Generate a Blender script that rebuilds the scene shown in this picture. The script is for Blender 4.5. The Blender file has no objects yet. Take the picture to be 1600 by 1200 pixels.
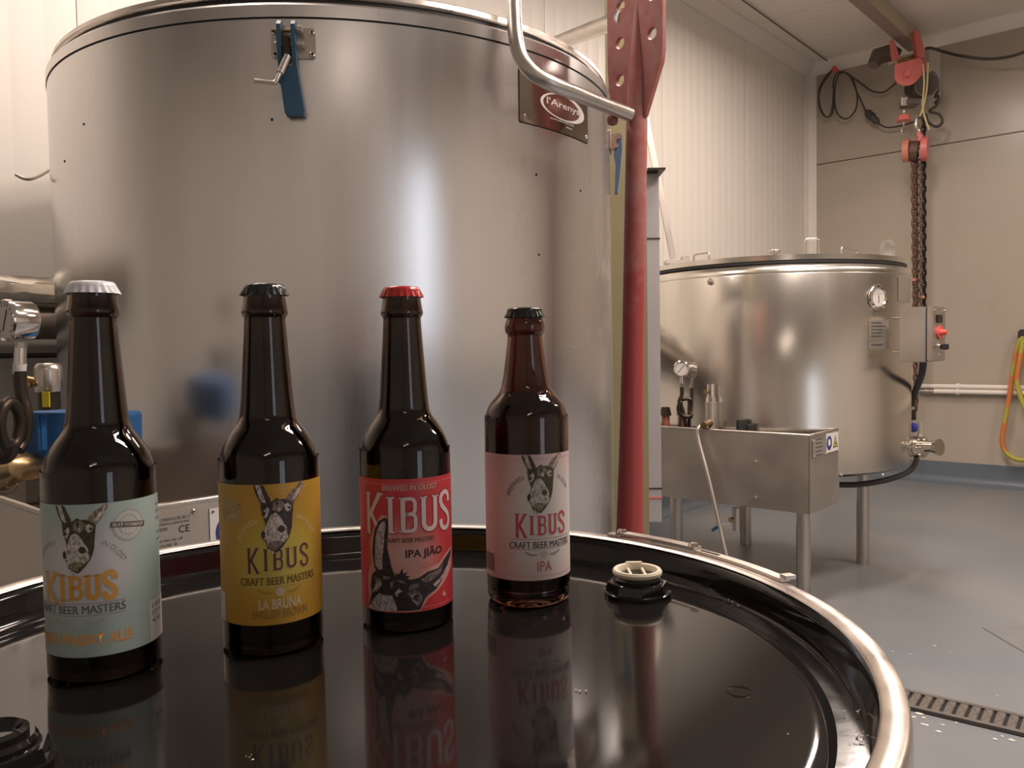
import bpy, bmesh, math, random
from math import sin, cos, pi, radians, atan2, sqrt, hypot
from mathutils import Vector, Matrix
random.seed(4)
S = bpy.context.scene
COL = S.collection

# ------------------------------------------------------------ camera
F, PI_, RO, CZ = 1275.0, .042, .0160, 1.043       # focal length in px, pitch down, roll, eye height
fwd = Vector((0, cos(PI_), -sin(PI_))); up0 = Vector((0, sin(PI_), cos(PI_))); rt0 = Vector((1, 0, 0))
eU = rt0*cos(RO) - up0*sin(RO); eW = rt0*sin(RO) + up0*cos(RO)
cd = bpy.data.cameras.new('camera'); cam = bpy.data.objects.new('camera', cd); COL.objects.link(cam)
cam.matrix_world = Matrix(((eU.x, eW.x, -fwd.x, 0), (eU.y, eW.y, -fwd.y, 0), (eU.z, eW.z, -fwd.z, CZ), (0, 0, 0, 1)))
cd.sensor_width = 36; cd.lens = 36*F/1600; cd.clip_start = .01; cd.clip_end = 60
S.camera = cam

# ------------------------------------------------------------ world, lights, exposure
S.view_settings.view_transform = 'Standard'; S.view_settings.look = 'None'
S.view_settings.gamma = 1; S.view_settings.use_curve_mapping = False
S.view_settings.exposure = 0.30
S.cycles.max_bounces = 12; S.cycles.transmission_bounces = 10; S.cycles.glossy_bounces = 6
S.cycles.caustics_refractive = False; S.cycles.caustics_reflective = False
S.cycles.sample_clamp_indirect = 4
w = bpy.data.worlds.new('world'); S.world = w; w.use_nodes = True
w.node_tree.nodes['Background'].inputs[0].default_value = (.55, .6, .7, 1)
w.node_tree.nodes['Background'].inputs[1].default_value = .4

YAW = .7302
RX = Vector((cos(YAW), -sin(YAW), 0)); RY = Vector((sin(YAW), cos(YAW), 0)); C0 = Vector((2.456, 6.75, 0))
def rm(x, y, z=0): return C0 + RX*x + RY*y + Vector((0, 0, z))      # room frame: left wall x=0, back wall y=0
CEIL = CZ + 2.26
WARM = (1, .84, .745)
lamps = [  # room x, y, watts   (tubes run along room y)
    (3.10, -4.80, 52), (3.6, -2.5, 34), (1.9, -4.1, 46), (5.2, -8.6, 6), (1.2, -2.3, 26), (.75, -5.9, 22)]
for (lx, ly, lw) in lamps:
    for s in (-1, 1):
        ld = bpy.data.lights.new('tube_light', 'AREA'); ld.shape = 'RECTANGLE'; ld.size = .05; ld.size_y = 1.2
        ld.energy = lw*.5; ld.color = WARM
        lo = bpy.data.objects.new('tube_light', ld); COL.objects.link(lo)
        lo.location = rm(lx + s*.07, ly, CEIL - .22); lo.rotation_euler = (0, 0, -YAW)
# cool daylight through the doorway in the right hand wall, behind the camera
ld = bpy.data.lights.new('door_daylight', 'AREA'); ld.shape = 'RECTANGLE'; ld.size = .9; ld.size_y = 1.9
ld.energy = 8; ld.color = (.74, .84, 1)
lo = bpy.data.objects.new('door_daylight', ld); COL.objects.link(lo)
lo.matrix_world = Matrix.Translation(rm(6.55, -6.6, 1.15)) @ Matrix.Rotation(-YAW, 4, 'Z') @ Matrix.Rotation(pi/2, 4, 'Y') @ Matrix.Rotation(pi/2, 4, 'Z')

# ------------------------------------------------------------ pixel helpers (turn a measured point of the photo into a point in the room)
def ray(px, py):
    U = px - 800; V = py - 600
    u = U*cos(RO) - V*sin(RO); v = U*sin(RO) + V*cos(RO)
    return rt0*(u/F) + up0*(-v/F) + fwd
CP = Vector((0, 0, CZ))
def at(px, py, y): d = ray(px, py); return CP + d*(y/d.y)
def onz(px, py, z): d = ray(px, py); return CP + d*((z - CZ)/d.z)
def oncyl(px, py, c, r):
    d = ray(px, py); a = d.x*d.x + d.y*d.y; b = -2*(d.x*c[0] + d.y*c[1]); q = c[0]**2 + c[1]**2 - r*r
    D = b*b - 4*a*q
    t = (-b - sqrt(D))/(2*a) if D > 0 else -b/(2*a)
    return CP + d*t
def onback(px, py, off=0):  # point on the plane parallel to the back wall
    d = ray(px, py); n = RY; t = ((C0 + RY*off - CP).dot(n))/d.dot(n); return CP + d*t
def onplane(px, py, p, n):
    d = ray(px, py); return CP + d*((p - CP).dot(n)/d.dot(n))

# ------------------------------------------------------------ materials
def nodes(name):
    m = bpy.data.materials.new(name); m.use_nodes = True; nt = m.node_tree
    return m, nt, nt.nodes['Principled BSDF']
def mat(name, col, rough=.5, metal=0, var=0, scale=8, stretch=(1, 1, 1), bump=0, bscale=60, bstretch=None, rvar=0, spec=None, coat=0, aniso=0, col2=None, thr=None, trans=0, ior=None, emit=None):
    m, nt, b = nodes(name); N = nt.nodes.new; L = nt.links.new
    b.inputs['Base Color'].default_value = (*col, 1); b.inputs['Roughness'].default_value = rough; b.inputs['Metallic'].default_value = metal
    if spec is not None: b.inputs['Specular IOR Level'].default_value = spec
    if coat: b.inputs['Coat Weight'].default_value = coat; b.inputs['Coat Roughness'].default_value = .08
    if trans: b.inputs['Transmission Weight'].default_value = trans
    if ior: b.inputs['IOR'].default_value = ior
    if emit: b.inputs['Emission Color'].default_value = (*emit[0], 1); b.inputs['Emission Strength'].default_value = emit[1]
    tc = N('ShaderNodeTexCoord')
    def noise(sc, st):
        mp = N('ShaderNodeMapping'); mp.inputs['Scale'].default_value = st; L(tc.outputs['Object'], mp.inputs[0])
        n = N('ShaderNodeTexNoise'); n.inputs['Scale'].default_value = sc; n.inputs['Detail'].default_value = 5; L(mp.outputs[0], n.inputs[0]); return n
    if var or rvar or col2:
        n = noise(scale, stretch)
        rmp = N('ShaderNodeValToRGB')
        c1 = tuple(max(0, c*(1 - var)) for c in col) if not col2 else col
        c2 = tuple(min(1, c*(1 + var)) for c in col) if not col2 else col2
        t0, t1 = thr or (.3, .7)
        rmp.color_ramp.elements[0].position = t0; rmp.color_ramp.elements[1].position = t1
        rmp.color_ramp.elements[0].color = (*c1, 1); rmp.color_ramp.elements[1].color = (*c2, 1)
        L(n.outputs['Fac'], rmp.inputs[0])
        if var or col2: L(rmp.outputs[0], b.inputs['Base Color'])
        if rvar:
            mr = N('ShaderNodeMapRange'); mr.inputs[1].default_value = .3; mr.inputs[2].default_value = .7
            mr.inputs[3].default_value = rough - rvar; mr.inputs[4].default_value = rough + rvar
            L(n.outputs['Fac'], mr.inputs[0]); L(mr.outputs[0], b.inputs['Roughness'])
    if bump:
        n2 = noise(bscale, bstretch or (1, 1, 1)); bp = N('ShaderNodeBump'); bp.inputs['Strength'].default_value = bump; bp.inputs['Distance'].default_value = .002
        L(n2.outputs['Fac'], bp.inputs['Height']); L(bp.outputs[0], b.inputs['Normal'])
    if aniso:
        b.inputs['Anisotropic'].default_value = aniso
        tg = N('ShaderNodeTangent'); tg.direction_type = 'RADIAL'; tg.axis = 'Z'; L(tg.outputs[0], b.inputs['Tangent'])
    return m
SS = (.60, .55, .50)
m_tank = mat('brushed_steel_large', (.80, .775, .765), .25, 1, var=.11, scale=5, stretch=(1, 1, .10), rvar=.09, aniso=.45)
m_tank2 = mat('brushed_steel_small', (.70, .66, .60), .20, 1, var=.10, scale=5, stretch=(1, 1, .1), rvar=.05, aniso=.6)
m_steel = mat('steel', (.62, .57, .52), .3, 1, rvar=.06, scale=20)
m_steelm = mat('satin_steel', (.58, .53, .48), .42, 1, var=.06, scale=6, rvar=.06)
m_chrome = mat('polished_steel', (.72, .67, .62), .12, 1)
m_ring = mat('galvanised_ring', (.74, .68, .62), .34, 1, var=.1, scale=25, rvar=.08, bump=.05, bscale=120)
m_black = mat('black_gloss_paint', (.010, .009, .0085), .07, 0, bump=.012, bscale=7, spec=.55)
m_blackp = mat('black_paint_chipped', (.012, .011, .010), .16, 0, bump=.1, bscale=40, spec=.55, rvar=.05, scale=60)
m_dark = mat('dark_gap', (.012, .011, .010), .8)
m_rubber = mat('black_rubber', (.022, .02, .02), .55)
m_red = mat('red_oxide_paint', (.36, .075, .065), .42, 0, col2=(.42, .15, .125), scale=9, stretch=(1, 1, .5), thr=(.42, .68), bump=.12, bscale=120)
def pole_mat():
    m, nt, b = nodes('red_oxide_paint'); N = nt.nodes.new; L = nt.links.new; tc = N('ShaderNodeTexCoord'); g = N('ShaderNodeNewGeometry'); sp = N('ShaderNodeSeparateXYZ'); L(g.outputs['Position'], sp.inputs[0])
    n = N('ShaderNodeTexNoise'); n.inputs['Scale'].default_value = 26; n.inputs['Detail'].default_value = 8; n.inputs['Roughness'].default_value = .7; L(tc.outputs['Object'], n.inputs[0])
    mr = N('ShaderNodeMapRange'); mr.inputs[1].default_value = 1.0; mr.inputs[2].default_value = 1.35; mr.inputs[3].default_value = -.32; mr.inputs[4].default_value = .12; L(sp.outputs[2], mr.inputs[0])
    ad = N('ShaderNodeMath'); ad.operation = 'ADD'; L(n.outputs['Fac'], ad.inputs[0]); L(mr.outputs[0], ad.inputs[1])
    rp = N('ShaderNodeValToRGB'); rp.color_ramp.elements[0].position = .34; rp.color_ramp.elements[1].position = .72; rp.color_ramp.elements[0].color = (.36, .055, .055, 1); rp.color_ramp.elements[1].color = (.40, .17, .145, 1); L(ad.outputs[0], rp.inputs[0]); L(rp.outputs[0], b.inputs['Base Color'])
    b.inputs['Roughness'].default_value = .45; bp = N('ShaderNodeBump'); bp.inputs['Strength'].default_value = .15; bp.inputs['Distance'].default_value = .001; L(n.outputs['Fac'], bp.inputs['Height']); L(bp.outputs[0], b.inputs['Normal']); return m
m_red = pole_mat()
m_redh = mat('red_hoist_paint', (.72, .19, .17), .38, 0, var=.1, scale=20)
m_orange = mat('orange_plastic', (.62, .24, .16), .4)
m_blue = mat('blue_clamp_plastic', (.03, .085, .15), .42, 0, var=.08, scale=30, bump=.1, bscale=300)
m_blue2 = mat('blue_actuator_plastic', (.03, .13, .33), .45, var=.1, scale=20)
m_bluek = mat('blue_knob', (.03, .05, .35), .35)
m_white = mat('white_panel', (.80, .755, .69), .33, 0, var=.02, scale=2, bump=.03, bscale=3)
m_trim = mat('white_trim', (.88, .83, .77), .4)
m_back = mat('grey_beige_panel', (.45, .395, .325), .32, 0, var=.06, scale=1.2, rvar=.05, bump=.04, bscale=3)
m_ceil = mat('ceiling_panel', (.84, .79, .73), .35, 0, var=.02, scale=2)
m_floor = mat('blue_grey_epoxy', (.165, .195, .225), .33, 0, col2=(.25, .25, .25), scale=.9, thr=(.35, .65), rvar=.07, bump=.12, bscale=9)
m_skirt = mat('blue_grey_skirting', (.14, .17, .205), .35, 0, var=.06, scale=3, bump=.1, bscale=8)
m_grate = mat('grey_cast_grate', (.13, .115, .1), .55, 0, var=.15, scale=30, bump=.2, bscale=80)
m_olive = mat('olive_post_paint', (.33, .28, .15), .5, 0, var=.06, scale=4)
m_grey = mat('light_grey_panel', (.42, .40, .41), .4, 0, var=.05, scale=6)
m_brown = mat('rusty_brown_chain', (.14, .075, .055), .6, .3, var=.3, scale=60)
m_gchain = mat('grey_chain', (.22, .17, .14), .5, .6, var=.2, scale=60)
m_cable = mat('black_cable', (.06, .05, .045), .5)
m_pvc = mat('white_plastic_pipe', (.82, .76, .70), .4)
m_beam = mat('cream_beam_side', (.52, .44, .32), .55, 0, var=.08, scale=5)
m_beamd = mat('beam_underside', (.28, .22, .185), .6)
m_string = mat('yellow_string', (.6, .5, .25), .8)
m_hose = mat('yellow_green_hose', (.42, .40, .06), .45, 0, col2=(.62, .19, .06), scale=6, thr=(.48, .55))
m_foil = mat('crinkled_foil', (.75, .70, .62), .16, 1, bump=1.0, bscale=14, bstretch=(1, 1, 1))
m_lag = mat('grey_pipe_jacket', (.22, .185, .145), .45, .3, var=.2, scale=12, bump=.3, bscale=40)
m_dpipe = mat('dark_steel_pipe', (.06, .045, .035), .35, .7, bump=.1, bscale=50)
m_tape = mat('white_thread_tape', (.75, .70, .66), .8, bump=.5, bscale=200)
m_yel = mat('yellow_tag', (.75, .55, .04), .5)
m_brass = mat('worn_brass', (.42, .30, .16), .3, 1, var=.2, scale=40)
m_dial = mat('dial_white', (.68, .63, .58), .35)
m_print = mat('black_print', (.02, .02, .02), .6)
m_etch = mat('pale_etching', (.82, .78, .73), .5, .2)
m_etchred = mat('dull_red_etching', (.28, .13, .11), .25, .6)
m_stw = mat('white_sticker', (.80, .76, .74), .45)
m_stb = mat('blue_sign_print', (.03, .04, .22), .45)
m_sty = mat('yellow_sign_print', (.75, .62, .08), .45)
m_bung = mat('cream_plastic_bung', (.74, .67, .52), .42)
m_capw = mat('white_cap_paint', (.72, .72, .76), .28)
m_capk = mat('black_cap_paint', (.014, .016, .013), .2)
m_capr = mat('red_cap_paint', (.48, .03, .025), .22)
m_lamp = mat('white_lamp_housing', (.7, .7, .7), .5)
m_tube = mat('fluorescent_tube', (.9, .9, .9), .5, emit=((1, .82, .68), 4))
m_redb = mat('red_button', (.75, .12, .10), .35)
m_dust = mat('pale_specks', (.75, .7, .62), .7)
m_plate = mat('alu_plate', (.50, .46, .42), .38, .7)
m_door = mat('grey_door', (.35, .35, .36), .5)
m_gear = mat('grey_motor_casting', (.17, .135, .12), .5, .4, bump=.2, bscale=60)
m_clear = mat('clear_plastic_cover', (.70, .64, .56), .15, .5)

# ------------------------------------------------------------ mesh helpers
def box(bm, c, s, M=None, bev=0):
    r = bmesh.ops.create_cube(bm, size=1)['verts']
    T = Matrix.Translation(c) @ Matrix.Diagonal((*s, 1))
    if M is not None: T = M @ T
    bmesh.ops.transform(bm, matrix=T, verts=r)
    if bev:
        es = list({e for v in r for e in v.link_edges})
        bmesh.ops.bevel(bm, geom=es, offset=bev, segments=2, affect='EDGES')
    return bm
def frame_for(d):
    d = Vector(d).normalized(); a = Vector((0, 0, 1)) if abs(d.z) < .9 else Vector((1, 0, 0))
    x = d.cross(a).normalized(); y = d.cross(x).normalized(); return x, y
def tube(bm, pts, r, seg=12, caps=True):
    pts = [Vector(p) for p in pts]; n = len(pts); rs = r if isinstance(r, (list, tuple)) else [r]*n
    rings = []; px = None
    for i, p in enumerate(pts):
        d = (pts[min(i+1, n-1)] - pts[max(i-1, 0)]).normalized()
        if px is None: x, y = frame_for(d)
        else:
            x = (px - d*px.dot(d)); x = x.normalized() if x.length > 1e-6 else frame_for(d)[0]; y = d.cross(x).normalized()
        px = x
        rings.append([bm.verts.new(p + (x*cos(2*pi*k/seg) + y*sin(2*pi*k/seg))*rs[i]) for k in range(seg)])
    for a, b in zip(rings, rings[1:]):
        for k in range(seg): bm.faces.new((a[k], a[(k+1) % seg], b[(k+1) % seg], b[k]))
    if caps: bm.faces.new(rings[0][::-1]); bm.faces.new(rings[-1])
    return bm
def cyl(bm, p0, p1, r, r1=None, seg=24): return tube(bm, [p0, p1], [r, r if r1 is None else r1], seg)
def lathe(bm, prof, seg=64, M=None, closed=False, a0=0, a1=2*pi):
    full = abs(a1 - a0 - 2*pi) < 1e-6; cnt = seg if full else seg + 1
    rings = []
    for r, z in prof:
        if r < 1e-7 and full:
            v = bm.verts.new((0, 0, z)); rings.append([v]*cnt)
        else: rings.append([bm.verts.new((r*cos(a0 + (a1-a0)*k/seg), r*sin(a0 + (a1-a0)*k/seg), z)) for k in range(cnt)])
    if closed: rings.append(rings[0])
    for a, b in zip(rings, rings[1:]):
        for k in range(seg):
            j = (k+1) % cnt
            vs = []
            for v in (a[k], a[j], b[j], b[k]):
                if v not in vs: vs.append(v)
            if len(vs) > 2:
                try: bm.faces.new(vs)
                except ValueError: pass
    if M is not None: bmesh.ops.transform(bm, matrix=M, verts=bm.verts[:])
    return bm
def smooth_path(pts, n=8, closed=False):
    P = [Vector(p) for p in pts]; out = []; N = len(P)
    rng = range(N if closed else N-1)
    for i in rng:
        p0 = P[(i-1) % N] if closed else P[max(i-1, 0)]; p1 = P[i]; p2 = P[(i+1) % N] if closed else P[i+1]; p3 = P[(i+2) % N] if closed else P[min(i+2, N-1)]
        for k in range(n):
            t = k/n; out.append(.5*((2*p1) + (-p0+p2)*t + (2*p0-5*p1+4*p2-p3)*t*t + (-p0+3*p1-3*p2+p3)*t**3))
    if not closed: out.append(P[-1])
    return out
def bend_path(pts, rad, n=7):
    P = [Vector(p) for p in pts]; out = [P[0]]
    for a, b, c in zip(P, P[1:], P[2:]):
        d1 = (a-b).normalized(); d2 = (c-b).normalized(); s = b + d1*rad; e = b + d2*rad
        for k in range(n+1):
            t = k/n; out.append(s*(1-t)**2 + b*2*t*(1-t) + e*t*t)
    out.append(P[-1]); return out
def ob(name, bm, m, parent=None, M=None, ang=38, recalc=True):
    if recalc: bmesh.ops.recalc_face_normals(bm, faces=bm.faces[:])
    me = bpy.data.meshes.new(name); bm.to_mesh(me); bm.free()
    me.shade_smooth(); me.set_sharp_from_angle(angle=radians(ang))
    for x in (m if isinstance(m, (list, tuple)) else [m]): me.materials.append(x)
    o = bpy.data.objects.new(name, me); COL.objects.link(o)
    if parent is not None: o.parent = parent
    if M is not None: o.matrix_basis = M
    return o
def B(): return bmesh.new()
def tag(o, label, cat, group=None):
    o['label'] = label; o['category'] = cat
    if group: o['group'] = group
    return o
def thing(name, label, cat, loc=(0, 0, 0), rz=0, group=None, M=None):
    o = bpy.data.objects.new(name, None); COL.objects.link(o); o.empty_display_size = .05
    if M is not None: o.matrix_world = M
    else: o.location = loc; o.rotation_euler = (0, 0, rz)
    return tag(o, label, cat, group)
def struct(o): o['kind'] = 'structure'; return o
def sempty(name, M):
    o = bpy.data.objects.new(name, None); COL.objects.link(o); o.matrix_world = M; o['kind'] = 'structure'; return o
def child_copy(o, parent, M=None):
    c = o.copy(); COL.objects.link(c); c.parent = parent
    if M is not None: c.matrix_basis = M
    return c
def plate_bm(outer, holes=(), th=.004):
    """flat plate with holes: outline in local XY, thickness along Z"""
    cu = bpy.data.curves.new('tmp', 'CURVE'); cu.dimensions = '2D'; cu.fill_mode = 'BOTH'; cu.extrude = th/2
    for lp in [outer] + list(holes):
        s = cu.splines.new('POLY'); s.points.add(len(lp)-1); s.use_cyclic_u = True
        for q, p in zip(s.points, lp): q.co = (p[0], p[1], 0, 1)
    return curve_to_bm(cu)
def curve_to_bm(cu):
    o = bpy.data.objects.new('tmp', cu); COL.objects.link(o)
    dg = bpy.context.evaluated_depsgraph_get(); e = o.evaluated_get(dg); me = e.to_mesh()
    bm = B(); bm.from_mesh(me); e.to_mesh_clear(); bpy.data.objects.remove(o); bpy.data.curves.remove(cu)
    bmesh.ops.remove_doubles(bm, verts=bm.verts[:], dist=1e-6)
    return bm
def text_bm(s, w, h, bold=0, extr=0, center=False):
    """text scaled to a w x h box, lower left at the origin"""
    cu = bpy.data.curves.new('tmp', 'FONT'); cu.body = s; cu.size = 1; cu.offset = bold; cu.fill_mode = 'FRONT' if not extr else 'BOTH'; cu.resolution_u = 3
    bm = curve_to_bm(cu)
    xs = [v.co.x for v in bm.verts]; ys = [v.co.y for v in bm.verts]
    x0, x1, y0, y1 = min(xs), max(xs), min(ys), max(ys)
    for v in bm.verts: v.co = Vector(((v.co.x-x0)/(x1-x0)*w - (w/2 if center else 0), (v.co.y-y0)/(y1-y0)*h - (h/2 if center else 0), 0))
    return bm
def circ(cx, cy, r, n=20, ry=None): return [(cx + r*cos(2*pi*k/n), cy + (ry or r)*sin(2*pi*k/n)) for k in range(n)]
def merge(bm, other, M=None):
    if M is not None: bmesh.ops.transform(other, matrix=M, verts=other.verts[:])
    me = bpy.data.meshes.new('t'); other.to_mesh(me); other.free(); bm.from_mesh(me); bpy.data.meshes.remove(me); return bm
def lookM(p, n, upv=(0, 0, 1)):
    """frame at p: local Z = n (outward), local Y ~ up, local X = right seen from outside"""
    z = Vector(n).normalized(); x = Vector(upv).cross(z).normalized(); y = z.cross(x)
    return Matrix(((x.x, y.x, z.x, p[0]), (x.y, y.y, z.y, p[1]), (x.z, y.z, z.z, p[2]), (0, 0, 0, 1)))

# ------------------------------------------------------------ room shell
RM = Matrix.Translation(C0) @ Matrix.Rotation(-YAW, 4, 'Z')
RWID, RLEN = 6.6, 10.2
fl = struct(ob('floor', box(B(), (RWID/2, -RLEN/2, -.05), (RWID+.2, RLEN+.2, .1)), m_floor, M=RM))
# left wall: white sandwich panels with shallow ribs
wl = sempty('wall_left', RM)
def ribbed(width, height, pitch, depth, gw=.006):
    """panel standing in local XZ, front towards +Y, ribs every pitch"""
    bm = B(); xs = [0]
    n = int(round(width/pitch)); prof = [(0.0015, -depth), (.004, 0)]
    for i in range(1, n):
        x = i*width/n; prof += [(x-gw, 0), (x-gw*.3, -depth), (x+gw*.3, -depth), (x+gw, 0)]
    prof += [(width-.004, 0), (width-.0015, -depth)]
    bot = [bm.verts.new((x, y, 0)) for x, y in prof]; top = [bm.verts.new((x, y, height)) for x, y in prof]
    for a in range(len(prof)-1): bm.faces.new((bot[a], bot[a+1], top[a+1], top[a]))
    b0 = bm.verts.new((.0015, -.05, 0)); b1 = bm.verts.new((width-.0015, -.05, 0)); t0 = bm.verts.new((.0015, -.05, height)); t1 = bm.verts.new((width-.0015, -.05, height))
    bm.faces.new((b0, bot[0], top[0], t0)); bm.faces.new((bot[-1], b1, t1, top[-1]))
    bm.faces.new((b1, b0, t0, t1))
    return bm
MW = Matrix.Rotation(-pi/2, 4, 'Z')       # panel front (+Y) turned to +X
p0 = ob('wall_panel', ribbed(1.13, CEIL, .094, .0005), m_white, wl, Matrix.Translation((0, 0, 0)) @ MW, ang=20)
for i in range(1, 9): child_copy(p0, wl, Matrix.Translation((0, -1.13*i, 0)) @ MW)
ob('backing', box(B(), (-.08, -RLEN/2, CEIL/2), (.06, RLEN, CEIL)), m_white, wl)
# back wall: two tiers of large smooth panels
wb = sempty('wall_back', RM)
JZ = (onback(1500, 221).z)
for k in range(3):
    for z0, z1 in ((0, JZ-.003), (JZ+.003, CEIL)):
        bm = box(B(), (k*2.4+1.2, .03, (z0+z1)/2), (2.396, .06, z1-z0), bev=.003); ob('wall_panel', bm, m_back, wb)
ob('backing', box(B(), (RWID/2, .09, CEIL/2), (RWID+.6, .05, CEIL)), m_dark, wb)
struct(ob('wall_right', box(B(), (RWID+.05, -RLEN/2, CEIL/2), (.1, RLEN, CEIL)), m_white, M=RM))
struct(ob('wall_rear', box(B(), (RWID/2, -RLEN-.05, CEIL/2), (RWID, .1, CEIL)), m_white, M=RM))
# ceiling panels, running parallel to the back wall
ce = sempty('ceiling', RM)
def cpanel():
    bm = ribbed(1.13, RWID, .094, .0004)
    bmesh.ops.transform(bm, matrix=Matrix(((0, 0, 1, 0), (-1, 0, 0, 0), (0, -1, 0, 0), (0, 0, 0, 1))), verts=bm.verts[:]); return bm
c0 = ob('ceiling_panel', cpanel(), m_ceil, ce, Matrix.Translation((0, 0, CEIL)), ang=20)
for i in range(1, 9): child_copy(c0, ce, Matrix.Translation((0, -1.13*i, CEIL)))
# trims
bm = B(); box(bm, (.035, -.0055, CEIL/2), (.07, .011, CEIL), bev=.002); box(bm, (.004, -.04, CEIL/2), (.008, .08, CEIL), bev=.002)
struct(ob('trim_1', bm, m_trim, M=RM))
def cove(L, axis):
    bm = B(); pr = [(0, 0), (.0, -.085), (.012, -.085), (.05, -.055), (.085, -.012), (.085, 0)]
    a = []; b = []
    for (d, z) in pr:
        if axis == 'x': a.append(bm.verts.new((.0, -d, z))); b.append(bm.verts.new((L, -d, z)))
        else: a.append(bm.verts.new((d, 0, z))); b.append(bm.verts.new((d, -L, z)))
    n = len(pr)
    for k in range(n): bm.faces.new((a[k], a[(k+1) % n], b[(k+1) % n], b[k]))
    bm.faces.new(a); bm.faces.new(b[::-1]); return bm
CM = RM @ Matrix.Translation((0, 0, CEIL))
struct(ob('trim_2', cove(RWID, 'x'), m_trim, M=CM)); struct(ob('trim_3', cove(RLEN, 'y'), m_ceil, M=CM))
# coved skirting, painted like the floor
def skirt(L, axis):
    bm = B(); pr = [(0, 0), (0, .158), (.008, .158)] + [(.008 + .06*(1-cos(t*pi/2*1/5)), .06*(1-sin(t*pi/2/5))) for t in range(6)]
    a = []; b = []
    for (d, z) in pr:
        if axis == 'x': a.append(bm.verts.new((.0, -d, z))); b.append(bm.verts.new((L, -d, z)))
        else: a.append(bm.verts.new((d, 0, z))); b.append(bm.verts.new((d, -L, z)))
    n = len(pr)
    for k in range(n): bm.faces.new((a[k], a[(k+1) % n], b[(k+1) % n], b[k]))
    return bm
struct(ob('baseboard_back', skirt(RWID, 'x'), m_skirt, M=RM)); struct(ob('baseboard_left', skirt(RLEN, 'y'), m_skirt, M=RM))
# doorway in the right wall, behind the camera (source of the cool daylight)
dr = sempty('door_1', RM)
ob('door_frame', box(box(box(B(), (RWID-.02, -6.1, 1.1), (.06, .06, 2.2)), (RWID-.02, -7.1, 1.1), (.06, .06, 2.2)), (RWID-.02, -6.6, 2.17), (.06, 1.0, .06)), m_door, dr)

# floor drain channel, cast grate bars
g0 = onz(1425, 1083, 0); g1 = onz(1600, 1122, 0); g2 = onz(1600, 1151, 0)
gx = (g1-g0); gx.z = 0; gx.normalize(); gy = Vector((-gx.y, gx.x, 0)); gw = abs((g2-g1).dot(gy))
GM = Matrix(((gx.x, gy.x, 0, g0.x), (gx.y, gy.y, 0, g0.y), (0, 0, 1, 0), (0, 0, 0, 1)))
gr = thing('drain_grate', 'long dark grey cast drain grate set in the blue-grey floor', 'drain', M=GM)
ob('channel', box(B(), (.35, -gw/2, .001), (2.4, gw+.012, .004)), m_dark, gr)
bm = B(); box(bm, (.35, -.008, .006), (2.4, .016, .008)); box(bm, (.35, -gw+.008, .006), (2.4, .016, .008)); ob('frame', bm, m_grate, gr)
b0 = onz(1439, 1087, 0); b1 = onz(1456, 1092, 0); pitch = (b1-b0).length*1.0
bm = B(); box(bm, (0, -gw/2, .0055), (pitch*.70, gw-.03, .007), bev=.002)
for s in (-1, 1):
    q = tube(B(), [(-pitch*.3, -gw/2 - s*(gw/2-.02), .009), (pitch*.3, -gw/2 + s*(gw/2-.02)*.2, .009)], .0012, 5); merge(bm, q)
gb = ob('grate_bar', bm, m_grate, gr, Matrix.Translation((-.78, 0, 0)))
k = 1
while -.78 + k*pitch < 1.5: child_copy(gb, gr, Matrix.Translation((-.78+k*pitch, 0, 0))); k += 1
# worn paint chips beside the grate
bm = B()
for i in range(46):
    t = random.uniform(-.05, .75); d = random.expovariate(1/.035) + .01
    if d > .16: continue
    r = random.uniform(.002, .007); n = 7; vs = []
    for k in range(n):
        a = 2*pi*k/n; rr = r*random.uniform(.5, 1.2)
        vs.append(bm.verts.new((t + rr*cos(a)*random.uniform(1, 2.2), -gw-d + rr*sin(a), .0012)))
    bm.faces.new(vs)
for (px, py, s) in ((1460, 1009, .006), (1423, 1022, .004), (1558, 1087, .003), (1395, 1018, .004), (1484, 1020, .003)):
    p = GM.inverted() @ onz(px, py, 0); vs = [bm.verts.new((p.x + s*cos(a)*random.uniform(.7, 2), p.y + s*.6*sin(a), .0012)) for a in [2*pi*k/7 for k in range(7)]]; bm.faces.new(vs)
o = ob('paint_chips', bm, m_dust, M=GM); o['kind'] = 'stuff'; tag(o, 'pale chips of worn floor paint scattered along the drain grate', 'paint chips')
# repaired square on the floor near the right edge
pc = [onz(1584, 1016, 0), onz(1600, 985, 0)]
bm = B(); q = pc[0]; box(bm, (q.x+.22, q.y+.09, .001), (.40, .26, .003), bev=.001)
tag(ob('floor_patch', bm, mat('patch_epoxy', (.21, .215, .22), .3, var=.05)), 'thin square repair patch on the floor at the right edge', 'patch')

# ------------------------------------------------------------ lamps (above the frame, they light the room)
for i, (lx, ly, lw) in enumerate(lamps):
    t = thing('ceiling_lamp', 'twin tube ceiling lamp hung ' + ('in the middle of the room, right of the drum', 'nearest the back wall, right of the small tank', 'in front of the large tank towards the red pole', 'behind the camera near the rear wall', 'between the two brewing tanks', 'over the left flank of the large tank')[i], 'lamp', rm(lx, ly, CEIL-.21), -YAW, 'twin tube ceiling lamps')
    bm = B(); box(bm, (0, 0, .05), (.24, 1.28, .06), bev=.008); ob('housing', bm, m_lamp, t)
    bm = B(); [cyl(bm, (.0, s, .08), (.0, s, .208), .005, seg=8) for s in (-.5, .5)]; ob('hanger', bm, m_lamp, t)
    for s in (-1, 1): ob('tube', cyl(B(), (s*.07, -.6, .012), (s*.07, .6, .012), .013, seg=12), m_tube, t)

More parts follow.
